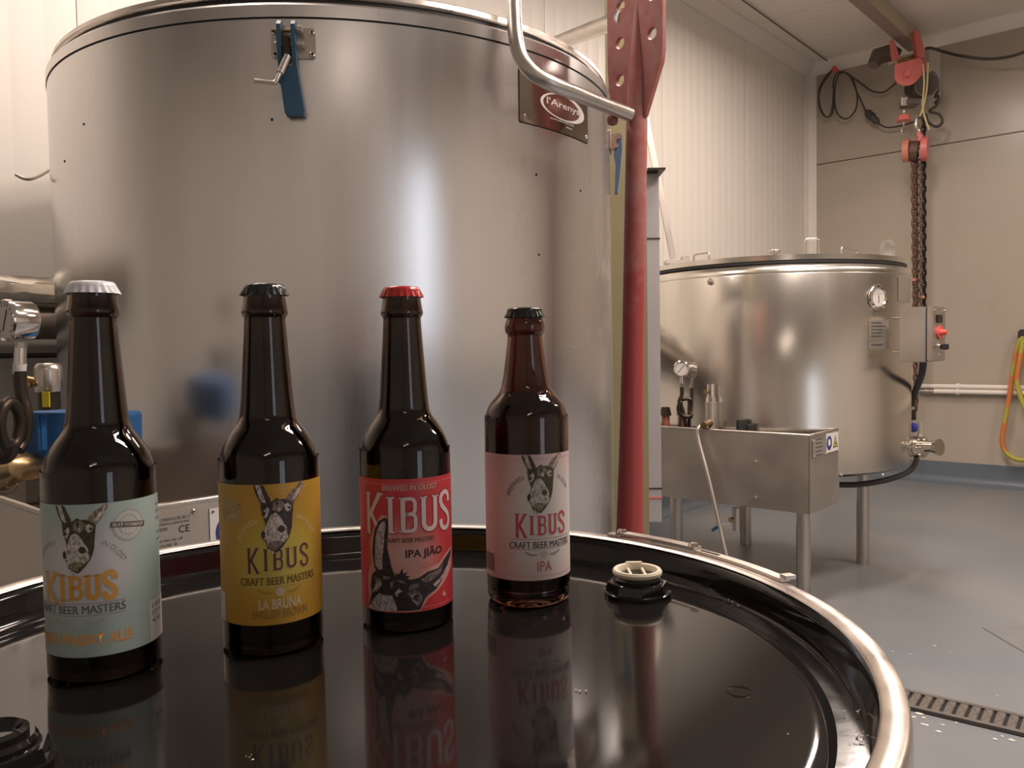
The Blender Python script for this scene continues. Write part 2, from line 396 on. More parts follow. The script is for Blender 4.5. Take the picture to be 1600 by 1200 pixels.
# ------------------------------------------------------------ large tank
T1 = (-.4315, 2.2148); R1 = .70; H1 = CZ + .611
def T1at(px, py, off=0):
    p = oncyl(px, py, T1, R1 + off); n = Vector((p.x-T1[0], p.y-T1[1], 0)).normalized(); return p, n
big = thing('brewing_tank', 'large brushed stainless steel brewing tank behind the four bottles', 'tank', (T1[0], T1[1], 0))
prof = [(0, .44), (R1-.03, .44), (R1-.004, .45), (R1, .46), (R1, H1), (R1-.004, H1+.0015)]
ob('body', lathe(B(), prof + [(R1-.02, H1+.0015), (0, H1+.0015)], 160), m_tank, big)
ob('seam', lathe(B(), [(R1-.004, H1-.001), (R1+.0005, H1-.001), (R1+.0005, H1+.002), (R1-.004, H1+.002)], 160, closed=True), m_dark, big)
ob('rim_band', lathe(B(), [(R1-.01, H1+.002), (R1+.002, H1+.002), (R1+.002, H1+.024), (R1-.004, H1+.030), (R1-.03, H1+.031), (R1-.03, H1+.004)], 160, closed=True), m_tank, big)
ob('gasket', lathe(B(), [(R1-.06, H1+.029), (R1-.014, H1+.029), (R1-.014, H1+.040), (R1-.06, H1+.040)], 128, closed=True), m_rubber, big)
ob('lid', lathe(B(), [(0, H1+.13), (.1, H1+.13), (R1-.2, H1+.085), (R1-.07, H1+.066), (R1-.02, H1+.062), (R1-.010, H1+.056), (R1-.008, H1+.046), (R1-.016, H1+.040), (R1-.05, H1+.039), (0, H1+.039)], 160), m_steel, big)
for k in range(4):
    a = YAW*-1 + pi/4 + k*pi/2; ob('leg', cyl(B(), (.56*cos(a), .56*sin(a), 0), (.56*cos(a), .56*sin(a), .45), .026), m_steelm, big)
# small rivet holes in the shell
for (px, py) in ((838, 273), (907, 298), (842, 398), (875, 545), (897, 545), (131, 194), (101, 252), (425, 187)):
    p, n = T1at(px, py); ob('rivet', lathe(B(), [(0, .0015), (.002, .0012), (.0028, 0), (0, -.002)], 10, lookM(p - Vector((T1[0], T1[1], 0)), n)), m_dark if py < 400 else m_chrome, big)

def rivet_bm(r=.006, hole=True):
    bm = lathe(B(), [(r*.35, .0025), (r*.55, .0032), (r*.9, .0022), (r, 0)], 14); return bm
# toggle clamp on the front
p, n = T1at(459, 69); M = lookM(p, n)
cl = thing('toggle_clamp', 'open blue toggle clamp with a steel hook on the large tank front', 'clamp', M=M)
def rrect(w, h, r, n=4, cx=0, cy=0):
    o = []
    for sx, sy, a in ((1, 1, 0), (-1, 1, pi/2), (-1, -1, pi), (1, -1, 3*pi/2)):
        for k in range(n+1):
            t = a + pi/2*k/n; o.append((cx + sx*(w/2-r) + r*cos(t), cy + sy*(h/2-r) + r*sin(t)))
    return o
ob('base_plate', merge(B(), plate_bm(rrect(.080, .054, .006), th=.004), Matrix.Translation((0, 0, .002))), m_steelm, cl)
for sx, sy in ((-.034, .020), (.034, .020), (-.032, -.020), (.034, -.020)):
    r = ob('rivet', rivet_bm(.0062), m_chrome, cl, Matrix.Translation((sx, sy, .004)))
    ob('hole', lathe(B(), [(0, .0028), (.0022, .0028), (.0022, .0005)], 12), m_dark, r)
for sx in (-.0215, .004):     # the two cheeks of the blue lever
    ol = [(.0, .036), (.012, .036), (.022, .026), (.024, .0), (.012, -.05), (.010, -.13), (.004, -.134), (.0, -.05), (.0, .0)]
    if sx < 0: ol = [q for q in ol if q[1] > -.06] [:5] + [(.011, -.075), (.002, -.075)] + [(.0, -.05), (.0, .0)]
    bm = plate_bm([(z, y) for z, y in [(q[0]+.006, q[1]) for q in ol]], th=.0075)
    ob('lever_cheek', bm, m_blue, cl, Matrix.Translation((sx + (.0), 0, 0)) @ Matrix(((0, 0, 1, 0), (0, 1, 0, 0), (1, 0, 0, 0), (0, 0, 0, 1))))
bm = B(); vs = [(-.0252, -.045), (.008, -.045), (.0195, -.128), (.018, -.134), (-.013, -.134), (-.016, -.128)]
bm = plate_bm(vs, th=.012); ob('lever', bm, m_blue, cl, Matrix.Translation((0, 0, .013)))
ob('axle', cyl(B(), (-.030, .018, .017), (.012, .018, .017), .0036), m_brass, cl)
ob('axle', cyl(B(), (-.031, -.006, .017), (.013, -.006, .017), .0042), m_steelm, cl)
ob('nut', cyl(B(), (.010, .020, .017), (.019, .020, .017), .0075, seg=6), m_steelm, cl)
ob('nut', cyl(B(), (.010, -.006, .017), (.021, -.006, .017), .0065, seg=6), m_steelm, cl)
ob('spring_block', box(B(), (-.009, -.012, .020), (.014, .034, .012), bev=.002), m_dpipe, cl)
ob('hook_sleeve', tube(B(), [(-.007, -.030, .024), (-.019, -.064, .034)], .0068, 16), m_steel, cl)
ob('hook', tube(B(), bend_path([(-.018, -.060, .034), (-.026, -.084, .042), (-.062, -.080, .042)], .006), .0042, 12), m_steel, cl)
# second clamp, at the right hand side of the tank
p = at(962, 222, 2.10); a = Vector((p.x-T1[0], p.y-T1[1], 0)).normalized()
p = Vector((T1[0], T1[1], p.z)) + a*(R1); M = lookM(p, a)
c2 = thing('toggle_clamp', 'blue toggle clamp seen edge-on at the right side of the large tank', 'clamp', M=M)
ob('base_plate', merge(B(), plate_bm(rrect(.07, .05, .006), th=.004), Matrix.Translation((0, 0, .002))), m_steelm, c2)
MS = Matrix(((0, 0, 1, 0), (0, 1, 0, 0), (1, 0, 0, 0), (0, 0, 0, 1)))
ob('bracket', plate_bm([(.002, -.02), (.025, -.02), (.028, -.01), (.028, .012), (.022, .018), (.002, .018)], th=.02), m_steel, c2, MS)
m_paleblue = mat('faded_blue_plastic', (.13, .215, .32), .4)
ob('lever', plate_bm([(.020, .02), (.030, .012), (.031, -.02), (.024, -.09), (.018, -.13), (.011, -.13), (.014, -.06), (.009, -.035), (.014, -.015), (.018, 0)], th=.028), m_paleblue, c2, MS)
for z, y in ((.022, .008), (.016, -.014)): ob('bolt', cyl(B(), (-.022, y, z), (.022, y, z), .006, seg=10), m_steel, c2)
# rod handle on the left
h = [at(76, 266, 2.02), at(66, 272, 1.98), at(50, 279, 1.92), at(38, 279, 1.9), at(25, 273, 1.9)]
tag(ob('rod_hook', tube(B(), smooth_path(h), .0042, 10), m_steelm), 'thin curved steel rod sticking out of the tank left side', 'hook')
# maker's plate with etched logo
pp = [T1at(810, 104), T1at(919, 140), T1at(917, 227), T1at(811, 190)]
def angof(p): return atan2(p.x-T1[0], -(p.y-T1[1]))
a0 = angof(pp[0][0]); a1 = angof(pp[2][0]); z1 = pp[0][0].z; z0 = pp[3][0].z
mp = thing('maker_plate', 'polished steel maker plate with etched logo, riveted high on the large tank', 'plate', (T1[0], T1[1], 0))
def t1wrap(bm, off, cut=.012):
    """(x = arc length from a0 centre, y = height) wrapped on the tank"""
    xs = [v.co.x for v in bm.verts]; x = min(xs)+cut
    while x < max(xs):
        bmesh.ops.bisect_plane(bm, geom=bm.verts[:]+bm.edges[:]+bm.faces[:], plane_co=(x, 0, 0), plane_no=(1, 0, 0)); x += cut
    for v in bm.verts:
        a = ac + v.co.x/R1; r = R1 + off + v.co.z; v.co = Vector((r*sin(a), -r*cos(a), v.co.y + zc))
    return bm
ac = (a0+a1)/2; zc = (z0+z1)/2; pw = (a1-a0)*R1; ph = z1-z0
ob('sheet', t1wrap(plate_bm(rrect(pw, ph, .003), th=.0016), .0018), mat('mirror_plate', (.55, .49, .43), .13, 1, aniso=.2), mp)
ob('edge_shadow', t1wrap(plate_bm(rrect(pw+.002, ph+.002, .003), th=.0008), .0006), m_dark, mp)
bm = plate_bm([(-.09, .105), (.045, .105), (.045, .052), (.045, .04), (-.09, .04)], th=.0002); bm.faces.ensure_lookup_table()
def fill_bm(poly):
    bm = B(); vs = [bm.verts.new((x, y, 0)) for x, y in poly]; f = bm.faces.new(vs); bmesh.ops.triangulate(bm, faces=[f]); return bm
hw, hh = pw/2, ph/2
ob('etched_block', t1wrap(fill_bm([(-hw*.38, hh*.25), (hw*.42, hh*.25), (hw*.42, hh*.98), (-hw*.38, hh*.98)]), .0028), m_etchred, mp)
ob('etched_oval', t1wrap(fill_bm(circ(hw*.16, -hh*.02, hw*.68, 40, hh*.50)), .0029), m_etch, mp)
ob('etched_disc', t1wrap(fill_bm(circ(hw*.10, -hh*.02, hw*.55, 40, hh*.44)), .0031), m_etchred, mp)
for s, x, y, ww, h_ in (("l'Arenys", -hw*.36, -hh*.14, hw*1.0, hh*.34), ('www.calarenys.com', -hw*.25, hh*.52, hw*.62, hh*.075), ('www.calarenys.com', -hw*.28, -hh*.62, hw*.72, hh*.09), ('SPAIN', hw*.18, -hh*.76, hw*.2, hh*.06)):
    ob('lettering', t1wrap(merge(B(), text_bm(s, ww, h_, bold=.01), Matrix.Translation((x, y, 0))), .0034), m_etch, mp)
for sx in (-1, 1):
    for sy in (-1, 1):
        a = ac + sx*(hw-.012)/R1; q = Vector((R1*sin(a), -R1*cos(a), zc+sy*(hh-.012))); nn = Vector((sin(a), -cos(a), 0))
        ob('rivet', lathe(rivet_bm(.0042), [(0, 0)], 3) if False else rivet_bm(.0042), m_chrome, mp, lookM(q+nn*.0026, nn))

# ------------------------------------------------------------ boxed gas trays under the tanks
def tray(name, label, corner, z1_, z0_, lf, ls, M3, cat='tray'):
    t = thing(name, label, cat, (corner.x, corner.y, 0), -YAW)
    H = z1_-z0_; th = .004
    # local: x to the right along the back wall direction, y away; front face along -x, side face along +y
    ob('front_panel', box(B(), (-lf/2, th/2, z0_+H/2), (lf, th, H), bev=.0012), M3, t)
    ob('side_panel', box(B(), (-th/2, ls/2, z0_+H/2), (th, ls, H), bev=.0012), M3, t)
    ob('side_panel', box(B(), (-lf+th/2, ls/2, z0_+H/2), (th, ls, H), bev=.0012), M3, t)
    ob('bottom_panel', box(B(), (-lf/2, ls/2, z0_+.003), (lf-.01, ls-.004, .004)), M3, t)
    ob('rolled_edge', tube(B(), [(-lf, 0.004, z1_), (-.006, .004, z1_), (-.004, .006, z1_), (-.004, ls, z1_)], .006, 10), m_steel, t)
    return t
T2 = (1.203, 3.794); R2 = .59
cor = Vector((1.093, 2.996, 0))
t2 = tray('burner_tray', 'stainless steel burner tray on legs below the small tank', cor, CZ-.335, CZ-.627, .78, .30, m_steelm)
for (px, py) in ((1181, 722), (1181, 778)):
    q = onplane(px, py, cor, RY); loc = (RM.to_3x3().inverted() @ (q-cor))
    ob('bolt', lathe(B(), [(0, .005), (.006, .005), (.007, .003), (.007, 0)], 8, Matrix.Rotation(pi/2, 4, 'X')), m_steelm, t2, Matrix.Translation((loc.x, -.001, q.z)))
    ob('bolt_washer', box(B(), (loc.x, -.001, q.z), (.045, .002, .010)), m_steelm, t2)
def side_item(t, cc, px0, py0, px1, py1, off=.002):
    """rectangle on the side face through two pixel corners -> local y0,y1,z0,z1"""
    a = onplane(px0, py0, cc + RX*off, RX); b = onplane(px1, py1, cc + RX*off, RX)
    ya = (a-cc).dot(RY); yb = (b-cc).dot(RY); return ya, yb, a.z, b.z
SIDE = Matrix(((0, 0, 1, 0), (1, 0, 0, 0), (0, 1, 0, 0), (0, 0, 0, 1)))      # local (x,y,z)->(y, z, x): flat drawings onto the side face
def on_side(t, name, bm, m, y, z, off): return ob(name, bm, m, t, Matrix.Translation((off, y, z)) @ SIDE)
ya, yb, za, zb = side_item(t2, cor, 1270, 683, 1291, 714)
on_side(t2, 'data_plate', plate_bm(rrect(yb-ya, abs(zb-za)-.02, .004), th=.002), m_plate, (ya+yb)/2, (za+zb)/2, .002)
for sy in (-1, 1):
    for sz in (-1, 1): on_side(t2, 'rivet', rivet_bm(.003), m_chrome, (ya+yb)/2 + sy*(yb-ya-.012)/2, (za+zb)/2 + sz*(abs(zb-za)-.032)/2, .003)
for k in range(5): on_side(t2, 'printed_line', fill_bm([(-.04, 0), (.03-.01*(k % 2), 0), (.03-.01*(k % 2), .003), (-.04, .003)]), m_print, (ya+yb)/2, (za+zb)/2 + .03 - k*.015, .0034)
ya, yb, za, zb = side_item(t2, cor, 1291, 677, 1310, 696)
sw, sh = (yb-ya), .073
cy_, cz_ = (ya+yb)/2, za - .040
on_side(t2, 'warning_sticker', plate_bm(rrect(sw, sh, .002), th=.001), m_stw, cy_, cz_, .0015)
on_side(t2, 'printed_circle', fill_bm(circ(0, 0, sw*.21, 24, sh*.38)), m_stb, cy_ - sw*.26, cz_, .0026)
on_side(t2, 'printed_glove', fill_bm([(-.012, -.008), (.002, -.012), (.012, -.004), (.010, .012), (-.004, .016), (-.013, .008)]), m_stw, cy_ - sw*.26, cz_, .0030)
on_side(t2, 'printed_triangle', fill_bm([(-sw*.2, -sh*.3), (sw*.2, -sh*.3), (0, sh*.34)]), m_print, cy_ + sw*.24, cz_, .0026)
on_side(t2, 'printed_triangle', fill_bm([(-sw*.15, -sh*.25), (sw*.15, -sh*.25), (0, sh*.24)]), m_sty, cy_ + sw*.24, cz_, .0030)
on_side(t2, 'printed_flame', fill_bm([(-.008, -.012), (.010, -.012), (.006, -.004), (.010, .002), (-.002, -.002)]), m_print, cy_ + sw*.24, cz_, .0034)

# tray of the large tank, only a strip shows between the first two bottles
def dpx(px, z, py): return onz(px, py, z)
zt = CZ - .25
pA = onz(245, 793, zt)
cor1 = pA - RY*.14
t1 = tray('burner_tray', 'steel burner tray with rating plates seen between the aqua and yellow labelled bottles', cor1, zt, zt-.30, .75, .34, m_steelm)
def P1(px, py): q = onplane(px, py, cor1 + RX*.002, RX); return (q-cor1).dot(RY), q.z
y2, zz2 = P1(309, 790); yr, zr = P1(302, 799); y3, z3 = P1(327, 790)
on_side(t1, 'data_plate', plate_bm([(-.16, -.13), (0, -.13), (0, 0), (-.16, 0)], th=.0016), m_plate, y2, zt-.012, .002)
on_side(t1, 'rivet', rivet_bm(.0045), m_chrome, yr, zr, .003)
def on_txt(s, px0, py0, px1, py1, bold=0):
    a = P1(px0, py0); b = P1(px1, py1); on_side(t1, 'lettering', text_bm(s, b[0]-a[0], max(.003, .0052), bold=bold), m_print, a[0], a[1], .0032)
on_txt('C/PASSATGE DEL RIU 12', 250, 816, 296, 806); on_txt('CORRUELLA (BARCELONA)', 247, 824, 295, 813); on_txt('.com', 248, 831, 261, 826)
a = P1(279, 833); b = P1(295.5, 822); on_side(t1, 'lettering', text_bm('CE', b[0]-a[0], .0125, bold=.01), m_print, a[0], a[1], .0032)
on_txt('03 MAX (A) 1.00', 248, 850, 285, 841); on_txt('COL.FASE   50', 249, 857, 276, 849)
sl = .085
on_side(t1, 'warning_sticker', plate_bm([(0, -.12), (sl, -.12), (sl, 0), (0, 0)], th=.001), m_stw, y3, zt-.016, .0015)
on_side(t1, 'printed_circle', fill_bm(circ(.043, -.045, .033, 32)), m_stb, y3, zt-.016, .0026)
on_side(t1, 'printed_mark', fill_bm([(.02, -.03), (.028, -.03), (.028, -.06), (.02, -.06)]), m_stw, y3, zt-.016, .0031)
on_side(t1, 'rivet', rivet_bm(.0018), m_dark, y3+.006, zt-.022, .0022)

# ------------------------------------------------------------ small tank
sm = thing('brewing_tank', 'smaller stainless steel brewing tank on legs by the back wall', 'tank', (T2[0], T2[1], 0))
zs, zb_ = CZ+.282, CZ-.527
ob('body', lathe(B(), [(0, zb_), (R2-.02, zb_), (R2, zb_+.012), (R2, zs), (R2-.001, zs+.002)], 128), m_tank2, sm)
ob('shoulder', lathe(B(), [(R2-.001, zs+.002), (R2+.001, zs+.004), (R2-.001, zs+.018), (R2-.009, zs+.032), (R2-.022, zs+.041), (R2-.05, zs+.043), (0, zs+.043)], 128), m_tank2, sm)
ob('gasket', lathe(B(), [(R2-.06, zs+.042), (R2-.020, zs+.042), (R2-.020, zs+.054), (R2-.06, zs+.054)], 96, closed=True), m_rubber, sm)
ob('lid', lathe(B(), [(0, zs+.11), (.1, zs+.105), (.35, zs+.083), (R2-.06, zs+.078), (R2-.020, zs+.076), (R2-.018, zs+.055), (R2-.05, zs+.053), (0, zs+.053)], 128), m_tank2, sm)
for (px, py) in ((1348, 880), (1165, 850)):
    q = onz(px, py, 0) - Vector((T2[0], T2[1], 0)); q.z = 0
    for s in (1, -1):
        ob('leg', cyl(B(), (q.x*s, q.y*s, 0), (q.x*s, q.y*s, zb_+.01), .0265), m_steelm, sm)
        ob('foot', cyl(B(), (q.x*s, q.y*s, 0), (q.x*s, q.y*s, .30), .0285), m_steelm, sm)
lz = zs+.076
def lidp(px, inset, dz=0):      # point on the lid near its front edge under pixel column px
    d = ray(px, 400); c = Vector((T2[0], T2[1])); r = R2 - inset
    a_ = d.x**2+d.y**2; b_ = -2*(d.x*c.x+d.y*c.y); q_ = c.length_squared - r*r; D = max(0, b_*b_-4*a_*q_)
    t = (-b_-sqrt(D))/(2*a_); return Vector((d.x*t, d.y*t, lz+dz)) - Vector((T2[0], T2[1], 0))
def handle(pa, pb, inset, h, nm='lid_handle', r=.004):
    a = lidp(pa, inset); b = lidp(pb, inset)
    ob(nm, tube(B(), bend_path([a-Vector((0, 0, .004)), a+Vector((0, 0, h)), b+Vector((0, 0, h)), b-Vector((0, 0, .004))], .012, 5), r, 10), m_steel, sm)
handle(1084, 1108, .10, .038); handle(1258, 1280, .10, .068); handle(1315, 1340, .22, .055, r=.004)
q = lidp(1210, .10); ob('lid_knob', lathe(B(), [(.010, -.01), (.010, .014), (.022, .016), (.024, .022), (.022, .028), (0, .03)], 20), m_steel, sm, Matrix.Translation(q))
q = lidp(1387, .045); nn = Vector((-q.x, -q.y, 0))
M = lookM(q + Vector((0, 0, .030)), Vector((-.25, -1, 0)))
ob('lifting_lug', plate_bm([(-.028, -.036), (.028, -.036), (.028, .022), (.010, .040), (-.016, .036), (-.028, .018)], [circ(0, .012, .013, 18)], th=.006), m_steel, sm, M)
q = lidp(1412, .03, .0) if False else Vector((R2-.03, -.12, lz)); ob('lid_clip', box(B(), (q.x, q.y, q.z+.003), (.03, .05, .006), bev=.002), m_steel, sm)
def T2at(px, py, off=0):
    p = oncyl(px, py, T2, R2+off); n = Vector((p.x-T2[0], p.y-T2[1], 0)).normalized(); return p, n
def T2l(v): return v - Vector((T2[0], T2[1], 0))
# dial thermometer on the tank
p, n = T2at(1371, 465); M = lookM(p, n)
dg = thing('dial_thermometer', 'round white dial thermometer on the upper right of the small tank', 'gauge', M=M)
ob('bezel', lathe(B(), [(.034, 0), (.052, 0), (.053, .006), (.050, .010), (.040, .011), (.036, .008), (.034, .004)], 40), m_chrome, dg)
ob('dial', lathe(B(), [(0, .006), (.036, .006), (.036, 0)], 32), m_dial, dg)
for k in range(3):
    a = pi/2 + .15 + k*2*pi/3; ob('screw', lathe(B(), [(0, .003), (.003, .003), (.003, 0)], 10), m_dark, dg, Matrix.Translation((.045*cos(a), .045*sin(a), .0105)))
ob('pointer', box(B(), (.0, -.006, .0068), (.003, .030, .001)), m_print, dg)
ob('lettering', text_bm('0 50 100', .03, .005, center=True), m_print, dg, Matrix.Translation((0, .014, .0064)))
def t2plate(name, label, x0, y0, x1, y1, m, lines=0, cat='plate', off=.002):
    a, _ = T2at(x0, y0); b, _ = T2at(x1, y1); aa = atan2(a.x-T2[0], -(a.y-T2[1])); ab = atan2(b.x-T2[0], -(b.y-T2[1]))
    n_ = 8; t = thing(name, label, cat, (T2[0], T2[1], 0)); bm = B()
    za, zb2 = a.z, b.z
    def patch(a0_, a1_, z0_, z1_, o_):
        bm = B(); lo = [bm.verts.new(((R2+o_)*sin(a0_+(a1_-a0_)*k/n_), -(R2+o_)*cos(a0_+(a1_-a0_)*k/n_), z0_)) for k in range(n_+1)]
        hi = [bm.verts.new(((R2+o_)*sin(a0_+(a1_-a0_)*k/n_), -(R2+o_)*cos(a0_+(a1_-a0_)*k/n_), z1_)) for k in range(n_+1)]
        for k in range(n_): bm.faces.new((lo[k], lo[k+1], hi[k+1], hi[k]))
        r = bmesh.ops.solidify(bm, geom=bm.faces[:], thickness=.0012); return bm
    ob('sheet', patch(aa, ab, zb2, za, off), m, t)
    for i in range(lines):
        f = (i+1)/(lines+1); w_ = random.uniform(.5, .85)
        ob('printed_line', patch(aa+(ab-aa)*.1, aa+(ab-aa)*w_, zb2+(za-zb2)*f, zb2+(za-zb2)*f+.004, off+.0008), m_lag, t)
    return t
m_pl2 = mat('pale_plate', (.62, .57, .51), .4, .4)
t2plate('instruction_plate', 'pale engraved plate with rows of text below the dial thermometer', 1357, 500, 1388, 531, m_pl2, 5)
t2plate('serial_plate', 'narrow pale plate just under the plate with rows of text', 1357, 534, 1388, 545, m_pl2, 1)
t2plate('clear_cover', 'clear plastic cover riveted to the right edge of the small tank', 1403, 432, 1423, 473, m_clear)
p, n = T2at(1110, 440); o = ob('drip_boss', lathe(B(), [(0, .012), (.010, .010), (.014, 0)], 16, lookM(T2l(p), n)), m_steel, sm)
for px in (1315, 1380): p, n = T2at(px, 742); ob('rivet', lathe(B(), [(0, .003), (.005, .002), (.006, 0)], 10, lookM(T2l(p), n)), m_chrome, sm)

# control box with switches, held off the small tank on studs
bx = at(1436, 523, 3.20)
cb = thing('control_box', 'small grey steel control box with red and black switches on the tank right side', 'control box', (bx.x, bx.y, bx.z), -.85); cb.scale = (.82, .84, .90)
hb = .118
ob('enclosure', box(B(), (0, 0, 0), (.12, .15, hb*2), bev=.003), m_steelm, cb)
ob('lid', box(B(), (.078, 0, .002), (.026, .148, hb*2-.004), bev=.004), m_steelm, cb)
ob('lid_gap', box(B(), (.0625, 0, 0), (.005, .14, hb*2-.01)), m_rubber, cb)
for z in (-.075, .075): ob('stud', cyl(B(), (-.06, -.05, z), (-.10, -.05, z), .006, seg=10), m_chrome, cb)
for y in (-.058, .058): ob('screw', cyl(B(), (.09, y, .100), (.096, y, .100), .006, seg=12), m_chrome, cb)
ob('display', box(B(), (.093, -.005, .066), (.010, .060, .034), bev=.003), m_dpipe, cb)
k_ = ob('red_switch', cyl(B(), (.09, 0, .008), (.098, 0, .008), .030, seg=24), m_redb, cb); k_['label'] = 'red rotary switch'
ob('knob', cyl(B(), (.098, 0, .008), (.126, 0, .008), .014, .011, seg=10), m_redb, k_)
k2 = ob('black_switch', cyl(B(), (.09, 0, -.054), (.102, 0, -.054), .018, seg=24), m_chrome, cb)
ob('knob', box(B(), (.118, 0, -.054), (.032, .012, .024), bev=.003), m_rubber, k2)
ob('lettering', text_bm('ON', .022, .010, center=True), m_etch, cb, Matrix.Translation((.0915, 0, -.030)) @ SIDE)
ob('lettering', plate_bm(rrect(.014, .012, .001), [rrect(.009, .007, .001)], th=.0006), m_etch, cb, Matrix.Translation((.0915, 0, -.082)) @ SIDE)

# flexible conduit and valve pipes on the right of the small tank
cc_ = [at(1443, 560, 3.24), at(1440, 585, 3.34), at(1430, 612, 3.58), at(1424, 632, 3.72)]
tag(ob('flexible_conduit', tube(B(), smooth_path(cc_), .014, 10), m_rubber), 'dark flexible conduit leaving the control box underside', 'conduit')
o = thing('level_pipe', 'narrow upright steel pipe with fittings beside the small tank lower right', 'pipe', (0, 0, 0))
ob('pipe', tube(B(), [at(1421, 560, 3.78), at(1421, 615, 3.78), at(1423, 650, 3.78), at(1424, 690, 3.78)], .009, 12), m_steelm, o)
ob('fitting', tube(B(), [at(1421, 598, 3.76), at(1421, 612, 3.76)], .017, 8), m_steelm, o)
ob('fitting', tube(B(), [at(1425, 640, 3.76), at(1425, 656, 3.76)], .018, 8), m_dpipe, o)
kb = at(1427, 668, 3.68)
kv = ob('valve_knob', lathe(B(), [(0, -.022), (.014, -.018), (.022, -.008), (.022, .008), (.014, .018), (0, .022)], 16, Matrix.Translation(kb)), m_bluek, o); kv['label'] = 'blue plastic knob'
# outlet valve
pa = at(1409, 698, 3.62); pb = at(1468, 699, 3.46); dv = (pb-pa).normalized(); L_ = (pb-pa).length
ov = thing('outlet_valve', 'polished steel flanged outlet valve low on the small tank right side', 'valve', (0, 0, 0))
def seg_(nm, f0, f1, r, r1=None, m=m_chrome, sg=24): return ob(nm, cyl(B(), pa+dv*L_*f0, pa+dv*L_*f1, r, r1, sg), m, ov)
seg_('tank_flange', 0, .07, .046); seg_('neck', .05, .38, .026); seg_('valve_flange', .30, .44, .047); seg_('valve_flange', .46, .56, .047)
seg_('outlet_pipe', .5, .95, .026); seg_('outlet_lip', .90, 1.0, .030, .036)
for k in range(6):
    a = k*pi/3; x, y = frame_for(dv); c = pa + (x*cos(a)+y*sin(a))*.037
    ob('bolt', cyl(B(), c+dv*L_*.27, c+dv*L_*.59, .005, seg=6), m_chrome, ov)
    c = pa + (x*cos(a)+y*sin(a))*.036
    ob('bolt', cyl(B(), c+dv*L_*-.02, c+dv*L_*.12, .005, seg=6), m_chrome, ov)
ob('valve_handle', box(B(), pa+dv*L_*.50+Vector((0, 0, .075)), (.020, .012, .07), bev=.003), m_steel, ov)
# hose sagging under the tank edge
hp = [at(1300, 757, 3.30), at(1340, 757, 3.30), at(1385, 750, 3.36), at(1418, 738, 3.5), at(1431, 722, 3.62), at(1432, 705, 3.7)]
tag(ob('black_hose', tube(B(), smooth_path(hp), .012, 10), m_rubber), 'thick black hose curving under the small tank right edge', 'hose')

# fittings standing in the small tank's tray
gq = onplane(1065, 576, cor + RY*.055, RY)
def siphon_gauge(name, label, g, s, base_z, facing, cat='gauge', mt=m_dpipe):
    t = thing(name, label, cat, (g.x, g.y, base_z))
    G = Vector((0, 0, g.z-base_z)); M = lookM(G, facing)
    ob('case', lathe(B(), [(0, -.030*s), (.028*s, -.030*s), (.031*s, -.026*s), (.031*s, .004*s), (.034*s, .006*s), (.034*s, .014*s), (.030*s, .016*s), (.028*s, .010*s), (0, .010*s)], 36, M), m_chrome, t)
    d = ob('dial', lathe(B(), [(0, .0118*s), (.0285*s, .0118*s)], 30, M), m_dial, t)
    ob('pointer', box(B(), (0, 0, .0125*s), (.002*s, .038*s, .0008*s), M @ Matrix.Rotation(-.7, 4, 'Z')), m_print, d)
    for k in range(9):
        a = radians(225 - 270*k/8); ob('tick', box(B(), (.024*s*cos(a), .024*s*sin(a), .0123*s), (.0012*s, .005*s, .0005*s), M @ Matrix.Identity(4)), m_print, d)
    return t, G
sg, G = siphon_gauge('siphon_pressure_gauge', 'small round pressure gauge on a looped dark pipe behind the burner tray', gq, 1.0, CZ-.34, Vector((-.35, -1, 0)))
ob('stem', cyl(B(), G-Vector((0, 0, .03)), G-Vector((0, 0, .075)), .007), m_chrome, sg)
ob('nut', cyl(B(), G-Vector((0, 0, .062)), G-Vector((0, 0, .078)), .011, seg=6), m_chrome, sg)
lp = [G-Vector((0, 0, .078)), G-Vector((0, 0, .11)), G+Vector((-.012, 0, -.14))]
for k in range(15):
    a = pi*.75 + 2*pi*k/14*1.0; lp.append(G + Vector((.022+.036*cos(a), .012*k/14, -.165+.038*sin(a))))
lp += [G+Vector((.012, .012, -.205)), G+Vector((.020, .012, -.25))]
ob('siphon_pipe', tube(B(), smooth_path(lp, 3), .0085, 10), m_dpipe, sg)
# safety valve and drain tube
vq = onplane(1111, 640, cor + RY*.05, RY)
sv = thing('safety_valve', 'steel safety valve standing in the burner tray right of the siphon gauge', 'valve', (vq.x, vq.y, CZ-.34))
Z = lambda px, py: onplane(px, py, cor + RY*.05, RY).z - (CZ-.34)
ob('cap', cyl(B(), (0, 0, Z(1110, 622)), (0, 0, Z(1110, 600)), .017, .016, 20), m_chrome, sv)
ob('collar', cyl(B(), (0, 0, Z(1110, 628)), (0, 0, Z(1110, 620)), .020, seg=8), m_chrome, sv)
ob('body', cyl(B(), (0, 0, Z(1110, 668)), (0, 0, Z(1110, 628)), .026, .024, 20), m_steelm, sv)
ob('side_branch', cyl(B(), (0, 0, Z(1110, 660)), (-.045, -.06, Z(1100, 662)), .019, .015, 16), m_brass, sv)
ob('lever', tube(B(), [(-.02, -.02, Z(1104, 612)), (-.032, -.03, Z(1104, 612))], .009, 8), m_brass, sv)
dpts = [onplane(1104, 661, cor + RY*.02, RY), onplane(1092, 668, cor - RY*.02, RY), onplane(1091, 685, cor - RY*.03, RY), onplane(1108, 750, cor - RY*.05, RY), onplane(1136, 873, cor - RY*.09, RY), onplane(1150, 935, cor - RY*.11, RY)]
tag(ob('drain_tube', tube(B(), smooth_path(dpts, 6), .0078, 12), m_steelm), 'thin bent steel tube hooked over the tray and leaning to the floor', 'tube')
